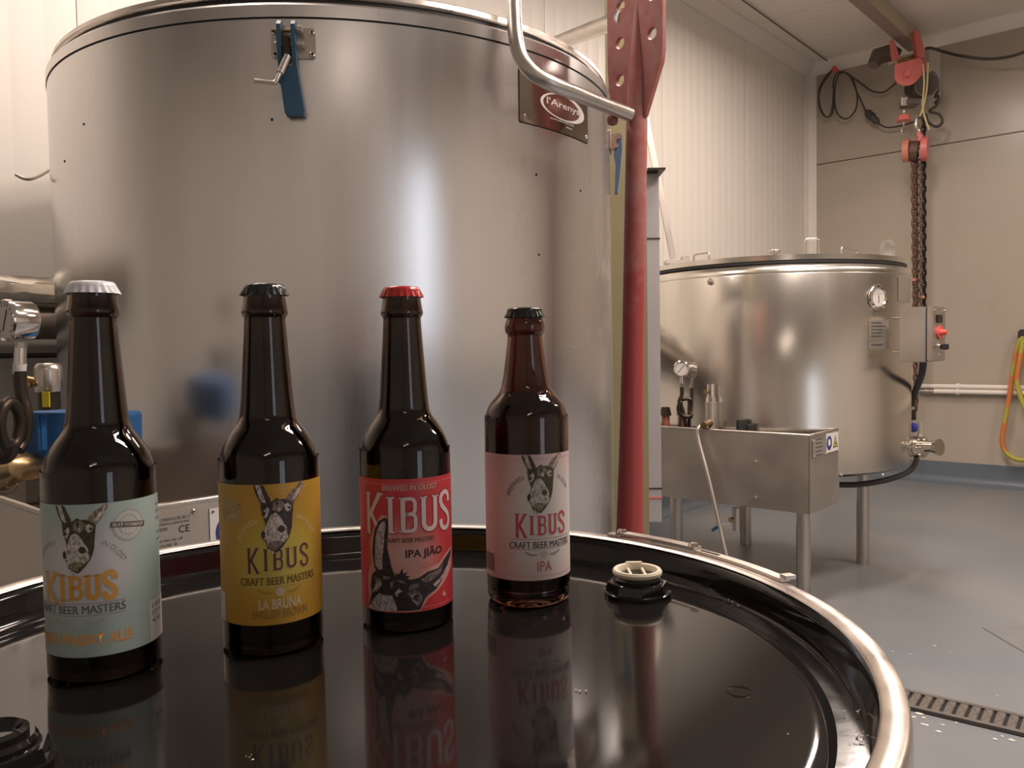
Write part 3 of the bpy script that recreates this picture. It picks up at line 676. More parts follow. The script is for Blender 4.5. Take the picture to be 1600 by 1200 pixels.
tag(ob('black_junction_box', box(box(B(), onplane(1159, 666, cor+RY*.04, RY), (.036, .03, .05), bev=.002), onplane(1172, 670, cor+RY*.05, RY), (.03, .03, .035), bev=.002), m_rubber), 'small black junction box peeping over the burner tray edge', 'junction box')
q = onplane(1157, 666, cor+RY*.04, RY)
qq = onplane(1040, 650, cor + RY*.06, RY)
rp = thing('pump_fitting', 'dark valve head on a red pipe stub at the tray left end', 'valve', (qq.x, qq.y, CZ-.34))
ob('pipe', cyl(B(), (0, 0, 0), (0, 0, .055), .017), mat('copper_red', (.40, .15, .10), .4, .3), rp)
ob('head', cyl(B(), (0, 0, .05), (0, 0, .085), .026, .018, 8), m_dpipe, rp)
# ball valve under the tray
vq = at(1150, 812, 3.35)
bv = thing('ball_valve', 'small ball valve with a blue lever hanging under the burner tray', 'valve', (vq.x, vq.y, vq.z))
ob('body', cyl(B(), (0, 0, -.045), (0, 0, .05), .016), m_steelm, bv)
ob('stem', cyl(B(), (-.0, 0, 0), (-.03, -.01, .002), .010, seg=8), m_brass, bv)
ob('lever', box(B(), (-.055, -.01, -.014), (.055, .006, .012), Matrix.Rotation(.0, 4, 'Y')), m_steel, bv)
ob('lever_grip', box(B(), (-.09, -.01, -.034), (.03, .007, .012), Matrix.Translation((-.09, 0, -.034)) @ Matrix.Rotation(-.6, 4, 'Y') @ Matrix.Translation((.09, 0, .034))), m_blue2, bv)

# hinge arm of the lid, leaning up behind the pole
ha = thing('lid_arm', 'flat steel arm rising from the small tank lid hinge', 'lid arm', (0, 0, 0))
a = at(1052, 404, 3.62); b = at(1000, 140, 3.62); dd = (b-a).normalized()
bm = B(); L3 = (b-a).length; x = Vector((0, 1, 0)).cross(dd).normalized()
MM = Matrix(((x.x, 0, dd.x, a.x), (x.y, 1, dd.y, a.y), (x.z, 0, dd.z, a.z), (0, 0, 0, 1)))
ob('bar', box(bm, (0, 0, L3/2), (.028, .012, L3), MM, bev=.002), m_steelm, ha)
q = at(1058, 410, 3.60); ob('hinge_plate', box(box(B(), q, (.11, .05, .018), bev=.003), q + Vector((.035, 0, .014)), (.035, .05, .022), bev=.003), m_steelm, ha)

# ------------------------------------------------------------ pole, post, panel, hand rail
pz = 1.76
pl = thing('red_pole', 'red painted steel pole with a perforated plate top right of the large tank', 'pole', (.25, pz, 0))
p_a = at(984, 830, pz); p_b = at(995, 190, pz)
dirp = (p_b-p_a); base = p_a - dirp*((p_a.z)/dirp.z); off0 = Vector((.25, pz, 0))
pts = [base-off0, p_a-off0, (p_a+dirp*.45)-off0, p_b-off0, (p_b + dirp*.34)-off0]
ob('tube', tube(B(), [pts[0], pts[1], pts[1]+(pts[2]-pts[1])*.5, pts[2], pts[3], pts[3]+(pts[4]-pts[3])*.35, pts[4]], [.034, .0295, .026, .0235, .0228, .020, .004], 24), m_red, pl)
ob('foot_plate', box(B(), (pts[0].x, 0, .005), (.16, .16, .01), bev=.002), m_red, pl)
AN = radians(52); pn = Vector((-sin(AN), -cos(AN), 0)); pdx = Vector((cos(AN), -sin(AN), 0))
pc = at(996, 100, pz)
def PP(px, py):
    q = onplane(px, py, pc, pn); return ((q-pc).dot(pdx), q.z-pc.z)
ol = [PP(951, -150), PP(951, 0), PP(952, 110), PP(958, 182), PP(1010, 182), PP(1036, 96), PP(1038, 75), PP(1038, 0), PP(1038, -150)]
hol = []
for (hx, hy) in ((972, 11), (971, 68), (971, 126), (1022, -8), (1021, 53), (972, -48), (1022, -70)):
    c = PP(hx, hy); hol.append(circ(c[0], c[1], .0128, 20))
PM = Matrix(((pdx.x, 0, -pn.x, pc.x-off0.x), (pdx.y, 0, -pn.y, pc.y-off0.y), (0, 1, 0, pc.z), (0, 0, 0, 1)))
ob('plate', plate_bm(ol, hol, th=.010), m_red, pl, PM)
# hand rail of bent tube
hr = thing('hand_rail', 'bent stainless tube hand rail fixed to the red pole top', 'hand rail', (0, 0, 0))
rp_ = [at(796, -330, 1.66), at(802, -40, 1.65), at(803, 10, 1.64), at(806, 60, 1.62), at(815, 92, 1.61), at(835, 116, 1.605), at(862, 131, 1.61), at(900, 146, 1.64), at(950, 166, 1.70), at(984, 179, 1.735)]
ob('rail', tube(B(), smooth_path(rp_, 6), .0148, 20), m_steel, hr)
ob('rail', tube(B(), bend_path([at(975, 28, 1.80), at(868, 68, 2.35), at(802, 94, 3.82)], .02), .0195, 20), m_steel, hr)
ob('end_knob', lathe(B(), [(0, -.012), (.010, -.008), (.012, 0), (.010, .008), (0, .012)], 16, Matrix.Translation(at(957, 188, 1.74))), m_red, hr)
# olive post
pa_ = at(956, 600, 2.46); pb_ = at(1013, 600, 2.46)
tag(ob('olive_post', box(B(), ((pa_.x+pb_.x)/2, 2.50, CEIL/2), (pb_.x-pa_.x, .08, CEIL-.004), bev=.003), m_olive), 'olive painted upright post standing behind the red pole', 'post')
# grey panel strapped behind the post
a = at(1004, 272, 2.66); b = at(1034, 815, 2.66)
gp = thing('grey_panel', 'long light grey metal box held with two thin straps behind the pole', 'panel', (0, 0, 0))
zc1, zc2 = a.z, b.z; xc = (a.x+.005+b.x)/2; wd = b.x-a.x-.008
ob('box', box(B(), (xc, 2.70, (zc1+zc2)/2), (wd, .10, zc1-zc2), bev=.002), m_grey, gp)
ob('top_bracket', box(B(), (xc+.006, 2.66, zc1+.004), (wd+.012, .12, .006)), m_dpipe, gp)
ob('back_bracket', box(B(), (xc-.05, 2.70, zc1-.2), (.10, .03, .03)), m_steelm, gp)
ob('back_bracket', box(B(), (xc-.05, 2.70, zc2+.2), (.10, .03, .03)), m_steelm, gp)
for py_, mm in ((372, m_rubber), (764, m_rubber), (779, m_redb)):
    q = at(1018, py_, 2.64); ob('strap', box(B(), (xc, 2.70, q.z), (wd+.004, .104, .004)), mm, gp)

# ------------------------------------------------------------ beam, hoist, chains, cables
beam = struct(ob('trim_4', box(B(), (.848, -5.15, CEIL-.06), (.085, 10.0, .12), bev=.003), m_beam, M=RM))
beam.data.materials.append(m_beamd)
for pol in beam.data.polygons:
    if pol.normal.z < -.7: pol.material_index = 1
hy_ = -.42
HO = rm(.848, hy_, CEIL-.12)
hdep = HO.y
def hp_(px, py, dy=0): return at(px, py, hdep+dy) - HO
ho = thing('chain_hoist', 'red electric chain hoist hanging from the ceiling beam near the back wall', 'hoist', HO)
def quadplate(nm, pts_, th, m, dy=0, holes=()):
    P = [hp_(x, y, dy) for x, y in pts_]; bm = plate_bm([(p.x, p.z) for p in P], holes, th=th)
    bmesh.ops.transform(bm, matrix=Matrix(((1, 0, 0, 0), (0, 0, 1, P[0].y), (0, 1, 0, 0), (0, 0, 0, 1))), verts=bm.verts[:]); return ob(nm, bm, m, ho)
# U strap round the beam: two red cheeks seen edge-on
for nm, pts_, dy in (('side_cheek', [(1392, 62), (1398, 74), (1404, 98), (1398, 100), (1394, 84)], -.04), ('side_cheek', [(1426, 50), (1431, 48), (1436, 58), (1441, 76), (1442, 92), (1431, 90), (1428, 70)], -.06)):
    quadplate(nm, pts_, .05, m_redh, dy)
quadplate('front_plate', [(1398, 101), (1436, 91), (1441, 95), (1439, 118), (1434, 125), (1427, 131), (1420, 134), (1410, 134), (1402, 129), (1398, 122)], .012, m_redh, -.12)
quadplate('rear_plate', [(1440, 92), (1448, 100), (1452, 118), (1448, 128), (1441, 122)], .03, m_redh, .02)
c = hp_(1416, 116, -.13); ob('pivot_bolt', cyl(B(), c+Vector((0, .0, 0)), c-Vector((0, .02, 0)), .026, .020, 16), m_redh, ho)
ob('shaft', cyl(B(), hp_(1400, 99, -.10), hp_(1433, 88, -.02), .017, seg=12), m_brass, ho)
ob('shaft_end', cyl(B(), hp_(1389, 99.5, -.11), hp_(1400, 97, -.10), .012, seg=8), m_steel, ho)
mo = ob('motor', cyl(B(), hp_(1449, 132, -.10), hp_(1432, 138, .12), .075, .070, 24), m_gear, ho)
for k in range(7):
    f = k/6; a = hp_(1449, 132, -.10).lerp(hp_(1432, 138, .12), f); b = hp_(1449, 132, -.10).lerp(hp_(1432, 138, .12), f+.04); ob('cooling_fin', cyl(B(), a, b, .083, seg=24), m_gear, mo)
ob('gear_case', box(B(), hp_(1421, 162, -.03), (.11, .10, .05), bev=.01), m_gear, ho)
ob('limit_arm', box(B(), hp_(1412, 159, -.06), (.045, .03, .055), bev=.004), m_steelm, ho)
ob('limit_rod', tube(B(), [hp_(1401, 151, -.06), hp_(1410, 148, -.06), hp_(1420, 152, -.05)], .005, 6), m_steel, ho)
ob('drum_housing', tube(B(), [hp_(1364, 102, .12), hp_(1372, 88, .13), hp_(1392, 82, .14), hp_(1402, 88, .12)], [.04, .06, .062, .05], 12), m_gear, ho)
wt = ob('limit_disc', cyl(B(), hp_(1412.5, 184, -.05)-Vector((0, 0, .022)), hp_(1412.5, 184, -.05)+Vector((0, 0, .016)), .052, .036, 20), m_redh, ho)
ob('disc_nut', cyl(B(), hp_(1412.5, 177, -.05), hp_(1412.5, 173, -.05), .015, seg=8), m_chrome, wt)
ob('hook', tube(B(), smooth_path([hp_(1412, 189, -.05), hp_(1412, 196, -.05), hp_(1409, 202, -.05), hp_(1410, 208, -.05), hp_(1415, 210, -.05), hp_(1418, 204, -.05)], 4), .006, 8), m_chrome, ho)
# lower chain block
cbk = thing('chain_block', 'red pulley block with chains hanging below the hoist', 'pulley', HO)
def obc(nm, bm, m): return ob(nm, bm, m, cbk)
obc('hanger', tube(B(), smooth_path([hp_(1432, 186, 0), hp_(1431, 196, 0), hp_(1436, 204, 0), hp_(1432, 214, 0)], 4), .014, 8), m_steel)
obc('pulley_wheel', cyl(B(), hp_(1411, 236, .0), hp_(1421, 235, -.022), .078, .082, 28), m_orange)
obc('pulley_wheel', cyl(B(), hp_(1440, 233, -.05), hp_(1450, 232, -.072), .085, .08, 28), m_redh)
obc('chain_wheel', cyl(B(), hp_(1421, 236, -.02), hp_(1434, 236, -.045), .070, .070, 20), m_brown)
obc('cheek', tube(B(), [hp_(1434, 206, 0), hp_(1438, 215, 0), hp_(1432, 226, 0)], [.02, .03, .02], 8), m_redh)
link = bmesh.new()
def chain(nm, x0, y0, x1, y1, m, dy, lr=.0105, wr=.0042, wide=1.0):
    """chain of interlocked oval links from one point to another"""
    a = hp_(x0, y0, dy); b = hp_(x1, y1, dy); d = (b-a); n = int(d.length/(lr*2.6)); bm = B()
    dn = d.normalized(); X, Y = frame_for(dn)
    for i in range(n):
        c = a + d*(i+.5)/n; A = X if i % 2 else Y; pts_ = []
        for k in range(8):
            t = 2*pi*k/8; pts_.append(c + A*cos(t)*lr*.75*wide + dn*sin(t)*lr*1.9)
        Q = pts_ + [pts_[0]]; seg = 5; rings = []
        Nn = dn.cross(A)
        for k in range(8):
            tdir = (pts_[(k+1) % 8]-pts_[k-1]).normalized(); u = tdir.cross(Nn)
            rings.append([bm.verts.new(pts_[k] + (u*cos(2*pi*j/seg) + Nn*sin(2*pi*j/seg))*wr) for j in range(seg)])
        for k in range(8):
            r0, r1 = rings[k], rings[(k+1) % 8]
            for j in range(seg): bm.faces.new((r0[j], r0[(j+1) % seg], r1[(j+1) % seg], r1[j]))
    o = obc(nm, bm, m); o['kind'] = 'stuff'; return o
chain('chain', 1427, 232, 1431, 640, m_brown, -.01, .016, .0085)
chain('chain', 1432, 238, 1434, 560, m_brown, .03, .014, .007)
chain('chain', 1437, 250, 1438, 540, m_gchain, .0, .013, .006)
chain('chain', 1443, 178, 1444, 560, m_dpipe, .02, .016, .0085)
for (x, y) in ((1428, 437), (1442, 464)): obc('link_tag', box(B(), hp_(x, y, -.04), (.02, .012, .02)), m_orange)
# string
tag(ob('yellow_string', tube(tube(B(), smooth_path([at(1442, 100, hdep-.2), at(1444, 130, hdep-.2), at(1442, 170, hdep-.2), at(1452, 203, hdep-.2)], 5), .006, 6), smooth_path([at(1450, 98, hdep-.2), at(1448, 140, hdep-.2), at(1441, 172, hdep-.2), at(1437, 182, hdep-.2)], 5), .006, 6), m_string), 'pale yellow string tied round the hoist', 'string')
# ceiling wire and the coiled lead hung on it
wp = [onz(1160, 0, CEIL-.012), onz(1303, 103, CEIL-.012)]; wdir = wp[0]-wp[1]
tag(ob('ceiling_wire', tube(B(), [wp[1]+wdir*2.2, wp[0], wp[1]], .004, 6), m_cable), 'thin wire stretched along the ceiling to the coiled lead', 'wire')
kd = wp[1].y - .02
coil = []
coil += [onback(1305, 104, -.09)]
for (px, py) in ((1296, 116), (1283, 136), (1279, 156), (1284, 176), (1293, 183), (1301, 176), (1304, 155), (1302, 130), (1308, 115), (1320, 113), (1332, 124), (1339, 146), (1338, 168), (1328, 183), (1317, 185), (1307, 174), (1304, 150), (1307, 125), (1316, 113), (1328, 119), (1340, 146), (1352, 172)): coil.append(onback(px, py, -.09))
cl_ = thing('coiled_lead', 'coiled dark power lead with a plug hanging under the ceiling corner', 'cable', (0, 0, 0))
ob('cable', tube(B(), smooth_path(coil, 4), .0065, 7), m_cable, cl_)
ob('cable', tube(B(), smooth_path([onback(1300, 110, -.09), onback(1290, 120, -.09), onback(1280, 140, -.09), onback(1281, 165, -.09), onback(1290, 182, -.09), onback(1299, 176, -.09), onback(1303, 140, -.09)], 5), .0065, 7), m_cable, cl_)
a = onback(1353, 173, -.09); b = onback(1373, 193, -.09)
ob('plug', tube(B(), [a, a.lerp(b, .15), a.lerp(b, .5), a.lerp(b, .55), a.lerp(b, .85), b], [.012, .028, .032, .026, .024, .01], 10), m_cable, cl_)
ob('cable', tube(B(), smooth_path([b, onback(1385, 199, -.09), onback(1405, 197, -.09), onback(1428, 190, -.09), onback(1441, 180, -.09)], 5), .0065, 7), m_cable, cl_)
ob('cable', tube(B(), smooth_path([onback(1322, 114, -.09), onback(1345, 130, -.09), onback(1362, 142, -.09), onback(1380, 144, -.09), onback(1395, 134, -.09), onback(1401, 128, -.09)], 5), .0075, 7), m_cable, cl_)
ob('tie', tube(B(), [onback(1302, 106, -.09), onback(1309, 113, -.09)], .018, 8), m_redb, cl_)
hc = [at(1446, 76, hdep), at(1455, 75, hdep), at(1475, 81, hdep), at(1500, 87, hdep-.1), at(1540, 92, hdep-.2), at(1575, 89, hdep-.3), at(1604, 80, hdep-.4), at(1680, 50, hdep-.6)]
tag(ob('hoist_cable', tube(B(), smooth_path(hc, 5), .010, 8), m_cable), 'black cable sagging from the hoist to the right', 'cable')
hl = [at(1455, 112, hdep), at(1463, 120, hdep), at(1466, 138, hdep), at(1461, 152, hdep), at(1466, 150, hdep), at(1464, 164, hdep), at(1452, 174, hdep), at(1466, 178, hdep), at(1472, 186, hdep), at(1471, 194, hdep), at(1462, 198, hdep), at(1450, 190, hdep), at(1447, 178, hdep)]
tag(ob('looped_cable', tube(B(), smooth_path(hl, 5), .009, 7), m_cable), 'dark cable looped beside the hoist motor', 'cable')
# pale plate on the back wall behind the hoist
a = onback(1452, 80); b = onback(1470, 165); la = RM.inverted() @ a; lb = RM.inverted() @ b
wp_ = thing('wall_plate', 'pale vertical plate screwed to the back wall behind the hoist', 'plate', M=RM)
ob('sheet', box(B(), ((la.x+lb.x)/2, -.006, (la.z+lb.z)/2), (abs(lb.x-la.x), .012, abs(la.z-lb.z)), bev=.002), mat('pale_wall_plate', (.55, .50, .44), .4), wp_)
ob('bolt', cyl(B(), (lb.x-.015, -.012, lb.z+.02), (lb.x-.015, -.04, lb.z+.02), .018, seg=8), m_chrome, wp_)

# ------------------------------------------------------------ pipes and hose on the back wall
def wallp(px, py, off): q = RM.inverted() @ onback(px, py, -off); return q
a = wallp(1440, 605, .05); b = wallp(1600, 607.5, .05)
for nm, lab, y_, x0 in (('water_pipe', 'upper of two white pipes running along the back wall', 604.5, 1436), ('water_pipe', 'lower of two white pipes on the back wall, with a grey coupling', 613, 1455)):
    q = wallp(1520, y_ + (0 if y_ < 610 else -.5), .05); l0 = wallp(x0, y_, .05)
    t = thing(nm, lab, 'pipe', M=RM @ Matrix.Translation((0, -.05, q.z)))
    ob('pipe', cyl(B(), (l0.x, 0, 0), (4.0, 0, 0), .0175, seg=16), m_pvc, t)
    if y_ > 610:
        l1 = wallp(1432, y_, .05); ob('coupling', tube(B(), [(l1.x, 0, 0), (l1.x+.06, 0, 0), (l1.x+.061, 0, 0), (l1.x+.09, 0, 0), (l1.x+.091, 0, 0), (l0.x+.02, 0, 0)], [.015, .015, .021, .021, .016, .020], 14), m_steelm, t)
    for px in (1497, 1640):
        cq = wallp(px, y_, .05); ob('clamp', box(cyl(B(), (cq.x-.012, 0, 0), (cq.x+.012, 0, 0), .024, seg=14), (cq.x, .025, 0), (.02, .05, .02)), m_pvc, t)
hd = .10
hs_ = [(1600, 528), (1591, 540), (1583, 580), (1577, 620), (1570, 660), (1566, 690), (1573, 708), (1590, 718), (1612, 716), (1634, 700), (1640, 660), (1632, 600), (1612, 545)]
hs2 = [(1601, 530), (1594, 560), (1589, 590), (1592, 612), (1603, 640), (1616, 660), (1624, 690), (1640, 705), (1650, 680), (1640, 600), (1620, 545)]
hz = thing('coiled_hose', 'yellow and orange water hose hanging in loops at the right edge', 'hose', (0, 0, 0))
ob('hose', tube(B(), smooth_path([onback(x, y, -hd) for x, y in hs_], 6, True)+[], .0165, 12), m_hose, hz)
ob('hose', tube(B(), smooth_path([onback(x, y, -hd-.035) for x, y in hs2], 6, True), .0165, 12), m_hose, hz)
q = RM.inverted() @ onback(1606, 526, -.04)
ob('hose_holder', box(B(), (q.x, -.055, q.z), (.10, .11, .10), bev=.01), m_rubber, hz, RM)

# ------------------------------------------------------------ left cluster of pipes and valves beside the large tank
def lp3(px, py, y): return at(px, py, y)
# foil wrapped pipe parallel to the wall, behind the tank flank
c1 = RM.inverted() @ at(0, 446, 2.05)
for nm, lab, py_, r, m, cat in (('foil_wrapped_pipe', 'fat pipe wrapped in crinkled silver foil left of the large tank', 446, .048, m_foil, 'pipe'), ('insulated_pipe', 'grey jacketed pipe directly below the foil wrapped pipe', 498, .046, m_lag, 'pipe')):
    q = RM.inverted() @ at(40, py_, 2.05); bm = B(); P = []; n_ = 60
    for k in range(n_+1): P.append((.10, -7.4 + (3.9)*k/n_, q.z))
    tube(bm, P, r, 24)
    if m is m_foil:
        bmesh.ops.subdivide_edges(bm, edges=bm.edges[:], cuts=1)
        for v in bm.verts: v.co += Vector((random.gauss(0, .0022), random.gauss(0, .006), random.gauss(0, .0022)))
    o = ob(nm, bm, m, M=RM, ang=12 if m is m_foil else 38); tag(o, lab, cat)
q = RM.inverted() @ at(40, 555, 2.05)
tag(ob('dark_pipe', tube(B(), [(.08, -7.4, q.z), (.08, -4.2, q.z)], .008, 10), m_dpipe, M=RM), 'thin dark pipe low on the wall left of the tank', 'pipe')
# big gauge on siphon
GD = 1.22
gq = at(27, 501, GD)
bs = thing('pressure_gauge', 'polished pressure gauge at the far left turned sideways on a dark siphon pipe', 'gauge', (gq.x, gq.y, CZ-.30))
G = Vector((0, 0, gq.z-(CZ-.30))); fc = Vector((-.58, -.81, 0)); M = lookM(G, fc)
ob('case', lathe(B(), [(0, -.022), (.026, -.022), (.029, -.018), (.029, .010), (.0315, .011), (.0315, .017), (.0300, .019), (.027, .016), (0, .016)], 48, M), m_chrome, bs)
d = ob('dial', lathe(B(), [(0, .0168), (.0272, .0168)], 36, M), m_dial, bs)
ob('pointer', box(B(), (.0, .0, .0175), (.0016, .034, .0006), M @ Matrix.Rotation(-.45, 4, 'Z')), m_print, d)
for k in range(13):
    a = radians(225-270*k/12); ob('tick', box(B(), (0, .023, .0172), (.0010, .004, .0004), M @ Matrix.Rotation(a-pi/2, 4, 'Z')), m_print, d)
def g3(px, py, y=GD): return at(px, py, y) - Vector((gq.x, gq.y, CZ-.30))
ob('nut', cyl(B(), g3(33, 535), g3(33, 543), .0085, seg=6), m_steel, bs)
ob('stem', cyl(B(), g3(32, 543), g3(31, 569), .0085, .009, 20), m_chrome, bs)
ob('thread_tape', cyl(B(), g3(31, 568), g3(30, 585), .0095, .0088, 16), m_tape, bs)
ob('siphon_pipe', tube(B(), smooth_path([g3(31, 580), g3(32, 600), g3(35, 622), g3(41, 645), g3(41, 668), g3(36, 690), g3(28, 703, GD-.01)], 5), .0092, 14), m_dpipe, bs)
lpp = [g3(15+18*cos(a)*.9, 663+34*sin(a), GD-.03+.02*cos(a)) for a in [2*pi*k/20 for k in range(20)]]
ob('siphon_loop', tube(B(), smooth_path(lpp, 2, True)+[lpp[0]], .0088, 14), m_dpipe, bs)
ob('siphon_tail', tube(B(), smooth_path([g3(16, 697, GD-.03), g3(14, 706, GD-.03), g3(8, 712, GD-.03), g3(-6, 714, GD-.03)], 4), .012, 12), m_dpipe, bs)
# steel cup, solenoid
q = at(76, 592, 1.30)
sc = thing('solenoid_valve', 'domed steel solenoid valve on a blue housing left of the first bottle', 'valve', (q.x, q.y, CZ-.30))
def s3(px, py, y=1.30): return at(px, py, y) - Vector((q.x, q.y, CZ-.30))
top = s3(76, 567).z; bot = s3(76, 612).z; r_ = .0205
ob('cup', lathe(B(), [(0, top), (r_*.72, top-.0005), (r_*.92, top-.004), (r_, top-.010), (r_, bot+.002), (r_*.96, bot), (0, bot)], 36), m_steel, sc)
ob('collar', lathe(B(), [(0, bot), (.016, bot), (.016, s3(76, 640).z), (0, s3(76, 640).z)], 24), m_dpipe, sc)
ob('tag', box(B(), s3(72, 624, 1.272), (.011, .003, .024)), m_yel, sc)
c = s3(50, 598, 1.29)
ob('clamp_bolt', cyl(B(), c+Vector((-.010, 0, .003)), c+Vector((.010, 0, -.001)), .0085, seg=16), m_brass, sc)
ob('clamp_nut', cyl(B(), c+Vector((-.002, -.006, -.002)), c+Vector((-.001, -.014, -.002)), .0065, seg=6), m_brass, sc)
hb_ = plate_bm(rrect(.165, .082, .008), th=.075)
a = s3(129, 681, 1.36)
ob('blue_housing', hb_, m_blue2, sc, Matrix.Translation(a) @ Matrix.Rotation(pi/2, 4, 'X') @ Matrix.Rotation(-.03, 4, 'Z'))
ob('housing_rib', box(B(), s3(65, 676, 1.305), (.009, .02, .062), bev=.003), m_blue2, sc)
ob('lower_body', box(B(), s3(78, 745, 1.40), (.06, .05, .09), bev=.004), m_lag, sc)
ob('brass_union', tube(B(), [s3(-30, 735, 1.28), s3(-5, 735, 1.28), s3(5, 734, 1.28), s3(18, 732, 1.28), s3(32, 728, 1.29), s3(60, 730, 1.34)], [.03, .03, .034, .028, .024, .022], 16), m_brass, sc)
ob('wire_tangle', tube(B(), smooth_path([s3(-10, 760, 1.26), s3(5, 757, 1.26), s3(14, 762, 1.26), s3(27, 757, 1.26), s3(20, 770, 1.27), s3(0, 772, 1.27)], 4), .0012, 6), m_brass, sc)
ob('riser', box(B(), (.0, .06, (CZ-.30-(zt-.29))*-.5+.0), (.03, .03, .04)), m_dpipe, sc)

# ------------------------------------------------------------ steel drum
DC = Vector((-.0925, .467)); ZL = CZ-.182; ZR = CZ-.163
dm = thing('steel_drum', 'black steel drum in the foreground with a silver locking ring', 'drum', (DC.x, DC.y, 0))
ZB = ZR-.007
body = [(0, 0), (.27, 0), (.284, .004), (.286, .012), (.281, .02), (.281, .27)]
for zc_ in (.29, .57): body += [(.281, zc_-.02), (.287, zc_-.008), (.287, zc_+.008), (.281, zc_+.02)]
body += [(.281, ZR-.03), (.283, ZR-.022)]
ob('body', lathe(B(), body + [(.2, ZR-.022), (0, ZR-.03)], 128), m_blackp, dm)
lidp_ = [(.2835, ZR-.020), (.2845, ZR-.006), (.2835, ZR-.0015), (.2805, ZR+.0004), (.2775, ZR-.001), (.2755, ZR-.006), (.2745, ZR-.016), (.2725, ZR-.0235), (.2680, ZR-.0262), (.2640, ZR-.0255), (.2600, ZR-.0225), (.2570, ZR-.0205), (.2520, ZL+.0002), (.247, ZL), (.10, ZL), (0, ZL)]
ob('lid', lathe(B(), lidp_, 160), m_black, dm, ang=60)
ring = [(.2768, ZR+.0006), (.2780, ZR+.0021), (.2872, ZR+.0024), (.2892, ZR+.0014), (.2900, ZR-.003), (.2902, ZR-.012), (.2885, ZR-.019), (.2855, ZR-.021), (.2855, ZR-.019), (.2862, ZR-.004), (.2835, ZR+.0006)]
ob('locking_ring', lathe(B(), ring, 160, closed=True), m_ring, dm, ang=60)
def dl(v): return v - Vector((DC.x, DC.y, 0))
# lever of the locking ring
lv0 = onz(985, 843, ZR+.006); lv1 = onz(1112, 861, ZR+.005)
def onring(px, py, z, r): # point on circle radius r near that pixel
    q = onz(px, py, z); v = Vector((q.x-DC.x, q.y-DC.y)).normalized()*r; return Vector((v.x, v.y, z))
def arc_strip(a0_, a1_, r0_, r1_, z0_, z1_, n_=24):
    bm = B(); rg = []
    for k in range(n_+1):
        a = a0_+(a1_-a0_)*k/n_; rg.append([bm.verts.new((r*cos(a), r*sin(a), z)) for r, z in ((r0_, z0_), (r1_, z0_), (r1_, z1_), (r0_, z1_))])
    for p_, q_ in zip(rg, rg[1:]):
        for j in range(4): bm.faces.new((p_[j], p_[(j+1) % 4], q_[(j+1) % 4], q_[j]))
    bm.faces.new(rg[0]); bm.faces.new(rg[-1][::-1]); return bm
def ra(px, py): q = onring(px, py, ZR, .287); return atan2(q.y, q.x)
A1, A2, A3, A4 = ra(978, 838), ra(1114, 862), ra(1138, 874), ra(1232, 914)
lv = ob('lever', arc_strip(A1, A2, .2835, .2925, ZR+.0045, ZR+.0065, 16), m_ring, dm)
for a in (A1-.012, A2+.015): ob('rivet', lathe(B(), [(0, .0028), (.0035, .0022), (.0045, 0)], 14), m_chrome, lv, Matrix.Translation((.288*cos(a), .288*sin(a), ZR+.0065)))
ob('lever_tail', arc_strip(A1+.03, A1-.01, .283, .291, ZR+.003, ZR+.0045, 6), m_ring, lv)
ob('hinge_strap', arc_strip(A2, A4, .284, .2915, ZR+.0026, ZR+.0046, 20), m_ring, dm)
ob('strap_slot', arc_strip(A2-.015, A3, .2862, .2890, ZR+.0047, ZR+.0050, 6), m_dpipe, dm)
ob('strap_tip', arc_strip(A4+.012, A4-.012, .286, .294, ZR+.0046, ZR+.0072, 4), m_ring, dm)
# threaded bung
def bung(px, py, label, cap):
    q = dl(onz(px, py, ZL)); t = ob('bung_boss', lathe(B(), [(.031, 0), (.031, .003), (.026, .004), (.024, .0095), (.022, .0105), (0, .0105)], 40), m_black, dm, Matrix.Translation(q) @ Matrix.Diagonal((.80, .80, 1.0, 1)))
    t['label'] = label
    bm = B(); bmesh.ops.create_cone(bm, segments=8, radius1=.0295, radius2=.0275, depth=.006, cap_ends=True); bmesh.ops.translate(bm, verts=bm.verts[:], vec=(0, 0, .0065))
    ob('octagonal_flange', bm, m_black, t)
    ob('flange_lip', lathe(B(), [(.0225, .009), (.0225, .0125), (.0205, .0145), (0, .0145)], 36), m_black, t)
    if cap:
        ob('plug_rim', lathe(B(), [(.0205, .0140), (.0225, .0155), (.0228, .0175), (.0215, .0190), (.0185, .0188), (.0170, .0165), (.0165, .010), (0, .010)], 40), m_bung, t)
        for s in (-1, 1): ob('plug_rib', box(B(), (s*.0065, 0, .0135), (.002, .030, .006)), m_bung, t)
        ob('plug_tab', box(B(), (0, .0205, .0190), (.016, .005, .0016), bev=.0006), m_bung, t)
    else:
        ob('plug', lathe(B(), [(.018, .0145), (.018, .017), (.015, .0185), (.012, .015), (0, .015)], 30), m_black, t)
bung(996, 928, 'raised black fitting with a cream plastic plug', True)
bung(-10, 1203, 'black bung fitting near the drum front', False)
ob('embossed_ring', lathe(B(), [(.0062, 0), (.0065, .0004), (.0068, 0)], 40), m_dpipe, dm, Matrix.Translation(dl(onz(1155, 1081, ZL))+Vector((0, 0, .0001))))
